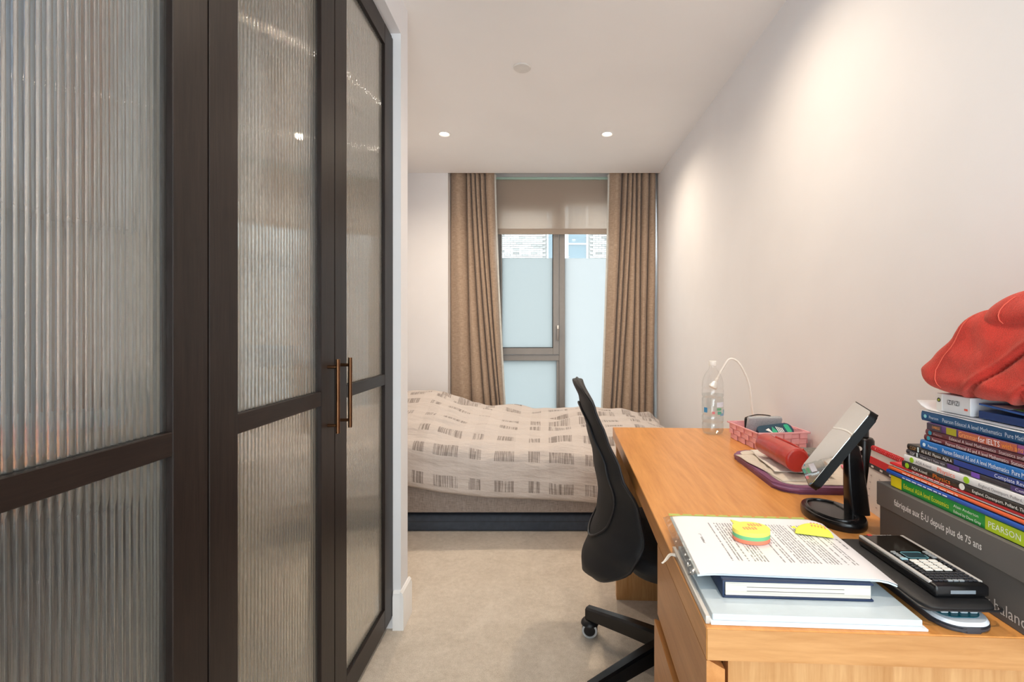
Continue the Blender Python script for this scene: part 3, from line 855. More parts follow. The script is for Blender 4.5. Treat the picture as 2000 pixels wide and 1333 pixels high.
def dfn(u, v):
    x = lerp(XD0, XD1, u)
    key = round(u*10000)
    if key not in arc_cache:
        pts = spline([(0, a, b) for a, b in duvet_sec(x)], 8)
        cum = [0]
        for a, b in zip(pts, pts[1:]): cum.append(cum[-1]+(b-a).length)
        arc_cache[key] = (pts, cum)
    pts, cum = arc_cache[key]
    d = v*cum[-1]
    for i in range(len(cum)-1):
        if d <= cum[i+1] or i == len(cum)-2:
            tt = (d-cum[i])/max(1e-6, cum[i+1]-cum[i]); p = pts[i].lerp(pts[i+1], min(1, tt)); q = (pts[i+1]-pts[i]).normalized(); break
    nrm = Vector((0, -q.z, q.y))
    if nrm.z < 0 and v > .3 and v < .8: nrm = -nrm
    e = min(1, v*10)*min(1, (1-v)*6)
    w = .034*noise.noise(Vector((x*1.6, d*5.0+x*.9, .3))) + .022*noise.noise(Vector((x*4.2, d*12.0-x*2.5, 4.1))) + .006*noise.noise(Vector((x*13, d*17, 8)))
    if v > .32: w += .013*math.sin(d*34+2.2*math.sin(x*2.1)+x*1.3)*max(0, min(1, (v-.3)*6))
    w += .010*max(0, 1-abs(v-.06)*16)*math.sin(x*11+3*math.sin(x*4))
    p = Vector((x, p.y, p.z))+nrm*w*e
    if u > .93: p.x = lerp(p.x, p.x+.0, 1)
    return p
def duv(u, v):
    x = lerp(XD0, XD1, u); key = round(u*10000)
    cum = arc_cache[key][1]
    return (x, v*cum[-1])
dm = MB(); dm.grid(dfn, NU, NV, duv)
dm.bm.normal_update()
bmesh.ops.recalc_face_normals(dm.bm, faces=dm.bm.faces)
duvet = dm.build('duvet', MT['duvet'], angle=180)
sm = duvet.modifiers.new('thickness', 'SOLIDIFY'); sm.thickness = .012; sm.offset = -1
tag(duvet, 'cream duvet with grey striped squares spread over the bed', 'duvet')

# ================================================================== DESK
P0 = Vector((.2295, .669, 0)); TH_D = R(2.8)
desk = thing('desk', 'orange oak veneer desk with drawers standing along the white wall', 'desk', P0, -TH_D)
W_D, L_D = .65, 1.40
bx(0, W_D, 0, L_D, DESK-.046, DESK, bev=.0015, seg=1).build('desktop', MT['oak'], desk)
bx(.0012, W_D-.0012, -.0008, -.0001, DESK-.0448, DESK-.0012).build('edge_band', MT['oak_side'], desk)
bx(.034, W_D-.012, .012, .036, 0, DESK-.047).build('end_panel', MT['oak_vert'], desk)
bx(.012, W_D-.016, L_D-.048, L_D-.010, 0, DESK-.047).build('end_panel', MT['oak_vert'], desk)
bx(.034, W_D-.012, .352, .372, 0.02, DESK-.047).build('inner_panel', MT['oak_vert'], desk)
bx(W_D-.03, W_D-.012, .373, L_D-.049, .30, DESK-.047).build('back_panel', MT['oak_front'], desk)
bx(.06, .076, .373, L_D-.049, DESK-.115, DESK-.047).build('apron', MT['oak_front'], desk)
def drawer(z0, z1, x0, lab=None):
    # front with a slanted top edge
    m = MB()
    y0, y1 = .004, .372
    prof = [(x0, z0), (x0+.026, z0), (x0+.026, z1-.012), (x0+.004, z1), (x0, z1)]
    a = [m.bm.verts.new((x, y0, z)) for x, z in prof]; b = [m.bm.verts.new((x, y1, z)) for x, z in prof]
    k = len(prof)
    for i in range(k): m.bm.faces.new((a[i], a[(i+1) % k], b[(i+1) % k], b[i]))
    m.bm.faces.new(a[::-1]); m.bm.faces.new(b)
    return m.build('drawer_front', MT['oak_front'], desk)
drawer(.528, DESK-.0485, .001); drawer(.03, .516, -.006)
MB().box(.04, W_D-.05, .04, .35, .03, .50).build('drawer_body', MT['oak_side'], desk)

# ================================================================== OFFICE CHAIR
CX, CY_ = .42, 1.58
chair = thing('office_chair', 'black swivel desk chair with tall curved backrest and star base', 'chair', (CX, CY_, 0))
for k in range(5):
    a = R(140+72*k); d = Vector((math.cos(a), math.sin(a), 0)); n = Vector((-d.y, d.x, 0))
    m = MB(); secs = [(.03, .135, .055, .022), (.15, .125, .05, .02), (.335, .105, .042, .017)]
    rings = []
    for r, zt, hh, hw in secs:
        c = d*r
        pf = [(-hw, zt-hh), (hw, zt-hh), (hw, zt-.006), (hw*.6, zt), (-hw*.6, zt), (-hw, zt-.006)]
        rings.append([m.bm.verts.new((c.x+n.x*o, c.y+n.y*o, z)) for o, z in pf])
    for i in range(2):
        for j in range(6): m.bm.faces.new((rings[i][j], rings[i][(j+1) % 6], rings[i+1][(j+1) % 6], rings[i+1][j]))
    m.bm.faces.new(rings[0]); m.bm.faces.new(rings[2][::-1])
    m.build('base_arm', MT['black_gloss'], chair, angle=30)
    cpos = d*.325
    cs = MB(); axis = Vector((math.cos(R(262)), math.sin(R(262)), 0))
    rot = Matrix.Translation((cpos.x, cpos.y, .029)) @ Vector((0, 0, 1)).rotation_difference(axis).to_matrix().to_4x4()
    cs.lathe([(.008, -.024), (.027, -.024), (.029, -.020), (.029, -.005), (.014, -.004), (.014, .004), (.029, .005), (.029, .020), (.027, .024), (.008, .024)], 28)
    cs.tf(rot)
    cst = cs.build('caster', MT['black_satin'], chair)
    for sgn in (-1, 1):
        rg = MB(); rg.lathe([(.0285, sgn*.0245), (.0215, sgn*.0262), (.021, sgn*.0235)], 28, cap=False)
        rg.tf(rot); rg.build('wheel_rim', MT['caster_grey'], cst, label='pale grey wheel rim')
    hood = MB()
    hood.lathe([(.034*math.cos(t_*PI/12), .02*math.sin(t_*PI/12)) for t_ in range(0, 6)], 20, c=(cpos.x, cpos.y, .045)); hood.build('caster_hood', MT['black_satin'], cst)
m = MB(); m.lathe([(.045, .06), (.048, .14), (.028, .15), (.028, .25), (.018, .25), (.018, .38)], 24); m.build('gas_column', MT['black_satin'], chair)
m = MB().box(-.12, .10, -.09, .09, .37, .41, bev=.01); m.build('mechanism', MT['black_satin'], chair)
def seat_fn(u, v):
    a = 2*PI*u
    ca, sa_ = math.cos(a), math.sin(a)
    rx = .235*math.copysign(abs(ca)**.55, ca); ry = .245*math.copysign(abs(sa_)**.55, sa_)
    prof = [(.0, .405), (.8, .408), (.96, .42), (1.0, .445), (.97, .472), (.85, .487), (.4, .482), (.0, .478)]
    f = v*(len(prof)-1); i = min(int(f), len(prof)-2); t = f-i
    r = lerp(prof[i][0], prof[i+1][0], t); z = lerp(prof[i][1], prof[i+1][1], t)
    return (.06+rx*r, ry*r, z-.03*max(0, (rx*r-.12))/.12*.5)
m = MB(); m.grid(seat_fn, 48, 22, closeu=True); bmesh.ops.remove_doubles(m.bm, verts=m.bm.verts, dist=.0005); m.build('seat', MT['chair_black'], chair, angle=60)
spine_c = [(.35, .150), (.39, .148), (.46, .172), (.546, .200), (.615, .205), (.73, .188), (.838, .165), (.92, .142), (.99, .118)]
rim_off = [(.35, .055), (.46, .085), (.54, .090), (.63, .076), (.73, .048), (.889, .022), (.99, .006)]
def half_w(z):
    v = (z-.355)/(.992-.355)
    base = sinterp(z, [(.35, .205), (.50, .232), (.65, .215), (.80, .185), (.99, .165)])
    lo = max(0, 1-v/.22); hi = max(0, 1-(1-v)/.10)
    return base*math.sqrt(max(0.0, 1-lo**2.2))*math.sqrt(max(0.0, 1-hi**2.4))
def back_pt(u, v, off=0.0):
    z = lerp(.357, .990, v)
    uu = 2*u-1
    hw = max(.004, half_w(z))
    x = sinterp(z, spine_c)+sinterp(z, rim_off)*(abs(uu)**2.0)*(hw/.22)
    return Vector((x-.008-CX+off, uu*hw, z))
m = MB()
ny, nz_ = 33, 44
def vv(j): return .5-.5*math.cos(PI*j/(nz_-1))
fr_ = [[m.bm.verts.new(back_pt(i/(ny-1), vv(j), -.013*(1-abs(2*i/(ny-1)-1)**4)-.004)) for j in range(nz_)] for i in range(ny)]
bk_ = [[m.bm.verts.new(back_pt(i/(ny-1), vv(j), .013*(1-abs(2*i/(ny-1)-1)**4)+.004)) for j in range(nz_)] for i in range(ny)]
for i in range(ny-1):
    for j in range(nz_-1):
        m.bm.faces.new((fr_[i][j], fr_[i+1][j], fr_[i+1][j+1], fr_[i][j+1]))
        m.bm.faces.new((bk_[i][j], bk_[i][j+1], bk_[i+1][j+1], bk_[i+1][j]))
for i in range(ny-1):
    for j in (0, nz_-1): m.bm.faces.new((fr_[i][j], fr_[i+1][j], bk_[i+1][j], bk_[i][j]))
for j in range(nz_-1):
    for i in (0, ny-1): m.bm.faces.new((fr_[i][j], fr_[i][j+1], bk_[i][j+1], bk_[i][j]))
back = m.build('backrest', MT['chair_black'], chair, angle=50)
# piping along the rim and the raised inner panel edge on the outside
rim = [back_pt(0, vv(j)) for j in range(nz_)]+[back_pt(1, vv(j)) for j in range(nz_-1, -1, -1)]
MB().tube(rim+[rim[0]], .0048, 8, cap=False).build('piping', MT['black_satin'], back)
loop = []
for k in range(61):
    a = 2*PI*k/60
    vv_ = .58+.30*math.sin(a)*(1 if math.sin(a) > 0 else 1.3); uu = .5+.36*math.cos(a)
    loop.append(back_pt(uu, vv_, -.017*(1-abs(2*uu-1)**4)-.0035))
MB().tube(loop, .0035, 8, cap=False).build('panel_seam', MT['black_satin'], back)
sup = MB(); sup.tube(spline([(-.05, 0, .39), (-.15, 0, .40), (-.205, 0, .47), (-.195, 0, .56)], 6), [.022]*6+[.02]*6+[.016]*7, 10); sup.build('back_support', MT['black_satin'], chair)

# ================================================================== THINGS ON THE DESK
# --- plastic water bottle
bp0 = P(1392, 848, DESK)
bot = thing('water_bottle', 'clear plastic bottle half full of water at the far end of the desk', 'bottle', bp0)
prof = [(.004, .004), (.028, .0), (.038, .006), (.0425, .02), (.0425, .045), (.040, .05), (.0425, .056), (.0425, .075), (.040, .080), (.0425, .086), (.0425, .145), (.0395, .151), (.0425, .158), (.0425, .182), (.040, .188), (.0425, .195), (.041, .215), (.035, .236), (.024, .256), (.0155, .267), (.0135, .275), (.0135, .285)]
MB().lathe(prof, 40).build('body', MT['pet'], bot)
wp = [(.003, .0055)]+[(r-.0015, z+.002 if z < .01 else z) for r, z in prof[1:] if z < .165]+[(.041, .165), (.002, .165)]
MB().lathe(wp, 40).build('water', MT['water'], bot)
MB().lathe([(.0148, .280), (.0150, .281), (.0150, .297), (.0138, .2995), (.001, .2995)], 28).build('cap', MT['plastic_white'], bot)
def arc_patch(r, a0, a1, z0, z1, mat, name):
    m = MB(); m.grid(lambda u, v: (r*math.cos(R(lerp(a0, a1, u))), r*math.sin(R(lerp(a0, a1, u))), lerp(z0, z1, v)), 8, 2); m.build(name, mat, bot)
for a0, a1, z0, z1, hx in ((200, 222, .092, .112, '#3f8fc4'), (248, 262, .088, .098, '#d9808a'), (272, 300, .102, .112, '#6fae86'), (276, 300, .086, .098, '#5fae9a'), (292, 330, .080, .09, '#8ab6d8'), (272, 320, .116, .135, '#dfe6f2'), (318, 334, .09, .104, '#58aac8')):
    arc_patch(.0431, a0, a1, z0, z1, flat(hx), 'label_print')

# --- small gooseneck lamp behind the basket
lp = Vector((.885, 1.985, DESK))
lam = thing('gooseneck_lamp', 'slim white gooseneck lamp with a small bulb-shaped head', 'lamp', lp)
MB().lathe([(.034, 0), (.034, .006), (.026, .012), (.006, .016)], 28).build('base', MT['plastic_white'], lam)
def lpx(x, y): v = PY(x, y, 1.985); return (v.x-lp.x, 0, v.z-lp.z)
neck = spline([(0, 0, .014), lpx(1474, 800), lpx(1470, 755), lpx(1458, 722), lpx(1446, 705), lpx(1433, 703), lpx(1421, 722), lpx(1411, 741)], 8)
neck = [Vector((p.x-.012*min(1, p.z/.1), .026*min(1, max(0, -p.x)/.12), p.z)) for p in neck]
MB().tube(neck, .0042, 10).build('neck', MT['plastic_white'], lam)
e = neck[-1]; dr = (neck[-1]-neck[-3]).normalized()
hm = MB(); hm.lathe([(.003, -.002), (.006, .0), (.007, .010), (.006, .014), (.011, .022), (.0175, .034), (.0185, .042), (.014, .047), (.002, .048)], 24)
hm.tf(Matrix.Translation(e) @ Vector((0, 0, 1)).rotation_difference(dr).to_matrix().to_4x4())
hm.build('head', MT['plastic_white'], lam)

# --- pink woven basket with what it holds
bk = thing('storage_basket', 'pink woven strap basket against the wall', 'basket', (.754, 1.661, DESK), R(5))
BW, BL, BH, FL = .175, .205, .062, .008
def side(p, q, n, cnt):
    # straps woven on one side from p to q, outward n
    p = Vector(p); q = Vector(q); n = Vector(n); L = (q-p).length; d = (q-p)/L
    cw = L/cnt; rh = BH/3
    me = bx(-cw*.48, cw*.48, -.0016, .0016, -rh*.47, rh*.47, bev=.0012, seg=1).mesh('strap', MT['pink_strap'])
    for i in range(cnt):
        for r in range(3):
            zc = (r+.5)*rh
            o = .0018 if (i+r) % 2 else -.0014
            c = p+d*(i+.5)*cw+n*(o+FL*zc/BH)
            ob = add('strap', me, bk, (c.x, c.y, zc))
            ob.rotation_euler = (0, 0, math.atan2(d.y, d.x))
side((0, 0, 0), (BW, 0, 0), (0, -1, 0), 6)
side((0, 0, 0), (0, BL, 0), (-1, 0, 0), 7)
side((BW, 0, 0), (BW, BL, 0), (1, 0, 0), 7)
side((0, BL, 0), (BW, BL, 0), (0, 1, 0), 6)
rm = MB(); f2 = FL+.001
c4 = [(-f2, -f2), (BW+f2, -f2), (BW+f2, BL+f2), (-f2, BL+f2)]
for i in range(4):
    a, b = c4[i], c4[(i+1) % 4]
    x0, x1 = sorted((a[0], b[0])); y0, y1 = sorted((a[1], b[1]))
    rm.box(x0-.002, x1+.002, y0-.002, y1+.002, BH-.003, BH+.003, bev=.001, seg=1)
rm.build('rim', MT['pink_strap'], bk)
bx(0, BW, 0, BL, 0.0005, .003).build('bottom', MT['pink_strap'], bk)
il = MB(); il.prism([(.002, .002), (BW-.002, .002), (BW-.002, BL-.002), (.002, BL-.002)], .0035, BH-.004, [(-.004, -.004), (BW+.004, -.004), (BW+.004, BL+.004), (-.004, BL+.004)])
for f in list(il.bm.faces):
    if f.normal.z > .9 or all(v.co.z > BH-.01 for v in f.verts): il.bm.faces.remove(f)
il.build('lining', MT['pink_strap'], bk)
Mb = Matrix.Translation((.754, 1.661, DESK)) @ Matrix.Rotation(R(5), 4, 'Z')
def inb(x, y, z): return Mb @ Vector((x, y, z))
pouch = tag(bx(-.066, .066, -.011, .011, -.042, .042, bev=.009).build('felt_pouch', MT['felt'], loc=inb(.082, .112, .060)), 'grey felt pouch standing in the pink basket', 'pouch')
pouch.rotation_euler = (R(14), 0, R(3))
sg = MB()
wq = spline([(-.05, 0, 0), (-.02, -.004, .005), (.012, -.004, .008), (.045, 0, .005)], 8)
sg.box(-.052, .052, -.004, .004, -.060, -.001, bev=.003)
st_ = thing('zip_case', 'black zipped case with a wrist strap in the pink basket', 'case', inb(.080, .152, .088), R(6))
sg.build('body', MT['black_satin'], st_)
MB().tube(spline([(-.05, 0, 0), (-.025, 0, .007), (.005, 0, .011), (.05, 0, .006), (.052, 0, 0)], 6), .0022, 8).build('wrist_strap', flat('#2a211b'), st_)
gel = thing('gel_tube', 'navy and green shower gel tube lying in the pink basket', 'tube', inb(.096, .062, .052), R(4))
gel.rotation_euler = (R(38), R(-6), R(4))
gm = MB(); gm.prism(rrect(.128, .052, .016), -.011, .011, None)
bmesh.ops.bevel(gm.bm, geom=list(gm.bm.edges), offset=.004, segments=2, affect='EDGES', clamp_overlap=True)
gm.build('body', MT['teal_navy'], gel, angle=45)
gg = MB(); gg.prism([(-.034, -.02), (-.012, -.024), (.004, -.008), (-.006, .016), (-.014, -.004)], .0111, .0116); gg.build('green_swoosh', MT['green_print'], gel)
gg = MB(); gg.prism([(-.036, .004), (-.022, .010), (-.016, -.012), (-.027, -.004)], .0117, .0121); gg.build('white_swoosh', MT['white_print'], gel)
gg = MB(); gg.prism([(x*.35+.046, y*.7) for x, y in rrect(.05, .052, .012)], .0111, .0118); gg.build('green_panel', MT['green_print'], gel)
for k in range(4): bx(.006+k*.006, .009+k*.006, -.014, .014-.003*k, .0111, .0116).build('print_line', MT['white_print'], gel)

# --- purple laptop sleeve with cloth bags and the red case on it
slv = thing('laptop_sleeve', 'purple edged laptop sleeve with beige face lying flat on the desk', 'sleeve', (.768, 1.404, DESK), R(-3))
m = MB(); m.prism(rrect(.30, .385, .05), .0, .018); bmesh.ops.bevel(m.bm, geom=[e_ for e_ in m.bm.edges if abs(e_.verts[0].co.z-e_.verts[1].co.z) < 1e-5], offset=.007, segments=3, affect='EDGES', clamp_overlap=True)
m.build('rim', MT['purple'], slv, angle=50)
MB().prism(rrect(.265, .35, .042), .0182, .0205).build('face', MT['canvas'], slv)
def cloth_bag(name, w, d, z, loc, rz, mat, label, seed):
    def fn(u, v):
        x = (u-.5)*w; y = (v-.5)*d
        h = .004+.006*noise.noise(Vector((x*16, y*16, seed)))+.004*noise.noise(Vector((x*50, y*22, seed+3)))
        ed = min(u, 1-u, v, 1-v); h = .0015+max(0, h)*min(1, ed*8)
        return (x+.006*noise.noise(Vector((y*12, seed, 1))), y+.006*noise.noise(Vector((x*12, seed, 2))), h)
    m = MB(); m.grid(fn, 26, 30); m.thick(.0014)
    o = thing(name, label, 'bag', loc, rz); m.build('cloth', mat, o, angle=120)
    return o
zb_ = DESK+.021
b1 = cloth_bag('cloth_bag', .15, .24, 0, (.726, 1.41, zb_+.0115), R(-8), MT['canvas_white'], 'off-white cloth drawstring bag flat under the red case', 1.3)
cloth_bag('cloth_bag', .13, .27, 0, (.690, 1.395, zb_-.0003), R(4), MT['canvas'], 'beige cloth bag overhanging the purple sleeve edge', 6.1)
dsn = MB(); dsn.tube(spline([(-.01, -.118, .006), (.004, -.135, .008), (.022, -.128, .012), (.018, -.118, .014), (.005, -.124, .016), (.016, -.139, .012), (.04, -.13, .006)], 6), .003, 8); dsn.build('drawstring', MT['canvas_white'], b1, label='knotted white cord')
gp = tag(bx(-.048, .048, -.078, .078, 0, .012, bev=.004).build('patterned_pouch', MT['grey_print'], loc=(.884, 1.50, zb_-.0003), rz=R(-6)), 'grey patterned flat pouch next to the red case', 'pouch')
pk = tag(bx(-.022, .022, -.05, .05, 0, .007, bev=.002).build('pink_packet', flat('#e87f95'), loc=(.875, 1.335, zb_+.0005), rz=R(-20)), 'small pink packet on the purple sleeve near the wall', 'packet')
# red glasses case: pixel ends on the cloth
ra = P(1492, 872, DESK+.063); rb = P(1559, 909, DESK+.063)
ra.z = rb.z = DESK+.039+.035
dd = (rb-ra); Lc = dd.length; rc = .031
case = thing('glasses_case', 'red leather cylinder glasses case with a strap loop', 'case', (ra+rb)/2-Vector((0, 0, rc)), math.atan2(dd.y, dd.x))
m = MB(); pr = []
for k in range(7): a = PI/2*k/6; pr.append((max(.001, rc*math.sin(a)), -Lc/2+.012-.012*math.cos(a)))
pr += [(rc, Lc/2-.028)]
m.lathe(pr, 32); m.tf(Matrix.Translation((0, 0, rc)) @ Matrix.Rotation(PI/2, 4, 'Y')); m.build('barrel', MT['red_leather'], case, angle=40)
m = MB(); m.lathe([(rc-.002, Lc/2-.029), (rc+.0006, Lc/2-.028), (rc+.0008, Lc/2-.004), (rc-.003, Lc/2), (rc-.006, Lc/2+.0005), (.001, Lc/2+.001)], 32)
m.tf(Matrix.Translation((0, 0, rc)) @ Matrix.Rotation(PI/2, 4, 'Y')); m.build('cap', MT['red_leather'], case, angle=40)
m = MB(); m.tube(spline([(-.05, .012, 2*rc-.001), (.01, .03, 2*rc-.008), (.05, .045, 2*rc-.020), (.07, .040, 2*rc-.022), (.075, .026, 2*rc-.006)], 6), .0032, 8)
m.build('strap_loop', MT['red_leather'], case)

# --- table mirror on a stand
mb0 = Vector((.648, 1.062, DESK))
mir = thing('table_mirror', 'black tilting table mirror on an oval tray base', 'mirror', mb0)
MB().lathe([(.975, 0), (1.0, .004), (1.0, .013), (.965, .018), (.9, .0185), (.001, .0186)], 44, sx=.057, sy=.083).build('base', MT['black_gloss'], mir)
m = MB(); tr = [(.042*math.cos(a)*1.0-.004, .066*math.sin(a), .019) for a in [R(40+280*k/30) for k in range(31)]]
m.tube(tr, .0035, 8); m.tube([tr[0], tr[-1]], .0025, 8); m.build('tray_rim', MT['black_gloss'], mir)
pc = Vector((.692, 1.045, 0))
m = MB(); secs = [(.748, .0225, .016), (.80, .0215, .013), (.87, .017, .010), (.897, .013, .009), (.904, .006, .006)]
rings = []
for z, a, b in secs:
    tt = (z-.748)/.15
    rings.append([m.bm.verts.new((pc.x-mb0.x+x*1-.012*tt, pc.y-mb0.y+y, z-DESK)) for x, y in rrect(2*a, 2*b, min(a, b)*.5, 3)])
for i in range(len(rings)-1):
    for j in range(len(rings[0])): m.bm.faces.new((rings[i][j], rings[i][(j+1) % len(rings[0])], rings[i+1][(j+1) % len(rings[0])], rings[i+1][j]))
m.bm.faces.new(rings[0]); m.bm.faces.new(rings[-1][::-1]); m.build('post', MT['black_gloss'], mir)
ax_a = Vector((-.386, -.922, 0)); ax_b = Vector((.51, -.2135, .833)); ax_a.normalize(); ax_b.normalize(); ax_n = ax_a.cross(ax_b).normalized()
mc = Vector((.642, 1.050, .905))-mb0
Mm = Matrix(((ax_a.x, ax_b.x, ax_n.x, mc.x), (ax_a.y, ax_b.y, ax_n.y, mc.y), (ax_a.z, ax_b.z, ax_n.z, mc.z), (0, 0, 0, 1)))
m = MB(); m.prism(rrect(.160, .202, .014), -.017, -.0008, None); bmesh.ops.bevel(m.bm, geom=[e_ for e_ in m.bm.edges if e_.verts[0].co.z < -.01 and e_.verts[1].co.z < -.01], offset=.004, segments=2, affect='EDGES', clamp_overlap=True)
m.tf(Mm); fr_m = m.build('frame', MT['mirror_back'], mir, angle=40)
MB().prism(rrect(.156, .198, .012), -.0006, .0002).tf(Mm).build('mirror_glass', MT['mirror_glass'], mir, label='silver mirror face')
MB().tube([mc-ax_n*.016, Vector((pc.x-mb0.x-.012, pc.y-mb0.y, .892-DESK))], .007, 12).build('pivot', MT['black_satin'], mir)

# --- dark bottle behind the mirror
db = thing('pump_bottle', 'dark brown bottle with white lettering behind the mirror', 'bottle', (.790, 1.168, DESK))
MB().lathe([(.020, 0), (.0225, .003), (.0225, .152), (.019, .158), (.009, .161)], 28).build('body', flat('#1b1614', .25), db)
MB().lathe([(.0095, .161), (.011, .1615), (.011, .184), (.009, .186), (.001, .1862)], 24).build('cap', flat('#33363a', .4), db)
for ang, th_, z_hi, lens in ((205, .0050, .118, (.010, .016, .008, .014, .010)), (224, .0028, .118, (.012, .007, .013, .009)), (188, .0026, .112, (.009, .014, .010))):
    zq = z_hi
    for ln in lens:        # lettering runs down the bottle, too small to read
        da = th_/.0228
        m = MB(); m.grid(lambda u, v: (.0229*math.cos(R(ang)+da*(u-.5)), .0229*math.sin(R(ang)+da*(u-.5)), lerp(zq-ln, zq, v)), 4, 2); m.build('printed_word', MT['white_print'], db); zq -= ln+.003
m = MB(); m.lathe([(.0055, .0), (.0001, .0003)], 20); m.tf(Matrix.Translation((.0228*math.cos(R(215)), .0228*math.sin(R(215)), .134)) @ Vector((0, 0, 1)).rotation_difference(Vector((math.cos(R(215)), math.sin(R(215)), 0))).to_matrix().to_4x4()); m.build('round_mark', MT['white_print'], db)

# --- spiral desk calendar
ca = Vector((.766, 1.128, DESK)); cdir = Vector((-.135, -.99, 0)).normalized(); CL = .165; CH = .14
crz = math.atan2(cdir.y, cdir.x)
cal = thing('desk_calendar', 'tent desk calendar with red spiral binding by the grey box', 'calendar', ca, crz)
# local x along the length, local y to the right hand wall side
def slab(p, q, th, name, mat, x0=0, x1=CL, par=None):
    p = Vector((0,)+p); q = Vector((0,)+q); d = (q-p).normalized(); n = Vector((0, -d.z, d.y))*th
    m = MB(); pts = [p, q, q+n, p+n]
    a = [m.bm.verts.new((x0, v.y, v.z)) for v in pts]; b = [m.bm.verts.new((x1, v.y, v.z)) for v in pts]
    for i in range(4): m.bm.faces.new((a[i], a[(i+1) % 4], b[(i+1) % 4], b[i]))
    m.bm.faces.new(a); m.bm.faces.new(b[::-1]); return m.build(name, mat, par or cal)
# local +y points to +X of the room when cdir is -Y, so the front faces local -y
slab((0, 0), (.016, CH), .002, 'front_leaf', flat('#e3dfdc'))
slab((.055, 0), (.018, CH), .002, 'back_leaf', flat('#cfcac6'))
slab((.004, .001), (.052, .001), .0012, 'foot', flat('#cfcac6'))
def on_leaf(z0, z1, x0, x1, name, hexc, off=.0008):
    f = lambda z: (.016*z/CH-.0022-off, z)
    slab(f(z0), f(z1), .0006, name, flat(hexc), x0, x1)
on_leaf(.108, .124, .002, CL-.002, 'red_header', '#d8232a'); on_leaf(.098, .107, .002, CL-.002, 'black_strip', '#2b2a2c')
for k in range(4):
    for r in range(5): on_leaf(.016+r*.016, .0185+r*.016, .012+k*.036, .016+k*.036, 'date_mark', '#b3a9ac')
for k in range(4): on_leaf(.1005, .1045, .012+k*.036, .022+k*.036, 'strip_word', '#e8e4e0', .0016)
m = MB(); hp = []
for k in range(26*10+1):
    a = 2*PI*k/10; hp.append((.002+(CL-.004)*k/260, .017+.0055*math.cos(a), CH+.0035*1+.0055*math.sin(a)))
m.tube(hp, .0012, 5); m.build('spiral_binding', flat('#d8262c', .4), cal, label='red wire spiral')

# --- grey shoe box
sh = thing('shoe_box', 'grey cardboard shoe box with a lid under the pile of books', 'box', (.668, .95, DESK), R(-1.7))
SW, SL, SH = .235, .345, .12
bx(.004, SW-.004, -SL+.004, -.004, 0, SH-.004, bev=.001, seg=1).build('box_body', MT['box_grey_dark'], sh)
lid = bx(0, SW, -SL, 0, SH-.046, SH, bev=.0012, seg=1).build('lid', MT['box_grey'], sh)
text('fabriqu\u00e9e aux \u00c9-U depuis plus de 75 ans', .0115, flat('#e6e2de'), spine_mtx(-.0004, -.051, SH-.030), lid, 'lid_lettering', maxw=.186, bold=.012)
text('new balance', .0165, flat('#cfcac5'), spine_mtx(.0036, -.213, .010), sh, 'brand_lettering', maxw=.096)

# --- pile of books
def book(z0, z1, xs, yf, w, l, hexc, label, texts=(), bands=(), rz=1.7, hard=False, cat='book', title=None, group=None, page=True, circles=()):
    t = thing('book', label, cat, (xs, yf, z0+.0003), R(-rz))
    h = z1-z0-.0006; c = .0011 if h > .007 else .0006
    m = MB()
    # cover: two boards and a rounded spine
    r = min(.0035, h*.3)
    m.box(0.0, w, -l, 0, 0, c); m.box(0.0, w, -l, 0, h-c, h)
    n = 6; pf = []
    for k in range(n+1):
        a = PI/2+PI*k/n; pf.append((.0005+.0022*math.cos(a), h/2+h/2*math.sin(a)))
    pr_in = [(.0022, 0), (.0022, h)]
    pts = pf+pr_in
    a_ = [m.bm.verts.new((x, 0, z)) for x, z in pts]; b_2 = [m.bm.verts.new((x, -l, z)) for x, z in pts]
    for k in range(len(pts)): m.bm.faces.new((a_[k], a_[(k+1) % len(pts)], b_2[(k+1) % len(pts)], b_2[k]))
    m.bm.faces.new(a_); m.bm.faces.new(b_2[::-1])
    m.build('cover', flat(hexc, .35), t, angle=30)
    if h > .004: bx(.0025, w-.002, -l+.0015, -.0015, c, h-c).build('pages', MT['pages'], t)
    for y0, y1, hx in bands:
        bx(-.0021, -.0019, -y1, -y0, h*.06, h*.94).build('spine_band', flat(hx, .4), t)
    for y0, zc, rr, hx in circles:
        m = MB(); m.lathe([(rr, 0), (rr, .0003)], 24); m.tf(Matrix.Translation((-.0021, -y0, h*zc)) @ Matrix.Rotation(-PI/2, 4, 'Y')); m.build('round_mark', flat(hx), t)
    for s, y0, zc, th, wd, hx in texts:
        if s == '-':        # print too small to read: word-long dashes
            m = MB(); rd = random.Random(int(z0*1e4)); q = y0
            while q < y0+wd:
                ln = rd.uniform(.005, .013); m.box(-.0029, -.0026, -q-ln, -q, h*zc-th/2, h*zc+th/2); q += ln+.003
            pl = m.build('printed_words', flat(hx), t); pl['kind'] = 'stuff'; continue
        text(s, th, flat(hx), spine_mtx(-.0026, -y0, h*zc-th/2), t, 'spine_lettering', maxw=wd)
    return t
GRP = None
book(.850, .8735, .676, .918, .195, .27, '#0f9a3c', 'green and lime economics textbook at the bottom of the pile', bands=[(0, .028, '#e8d21c'), (.203, .27, '#b5cf16')],
     texts=[('Edexcel AS/A level Economics', .034, .5, .0085, .102, '#e7e52c'), ('Alain Anderton', .146, .70, .0046, .046, '#e8f2e8'), ('Edited by Dave Gray', .146, .30, .0046, .05, '#e8f2e8'), ('PEARSON', .208, .5, .009, .05, '#f2f5e6')])
book(.8735, .8815, .673, .927, .205, .29, '#1f55b0', 'thin blue exercise booklet directly above the green textbook', texts=[('-', .045, .5, .0018, .10, '#dfe8f6')])
book(.8815, .8885, .676, .926, .21, .29, '#ef6a3a', 'thin orange booklet between blue and red ones', texts=[('-', .04, .5, .0018, .12, '#fbe3d4')])
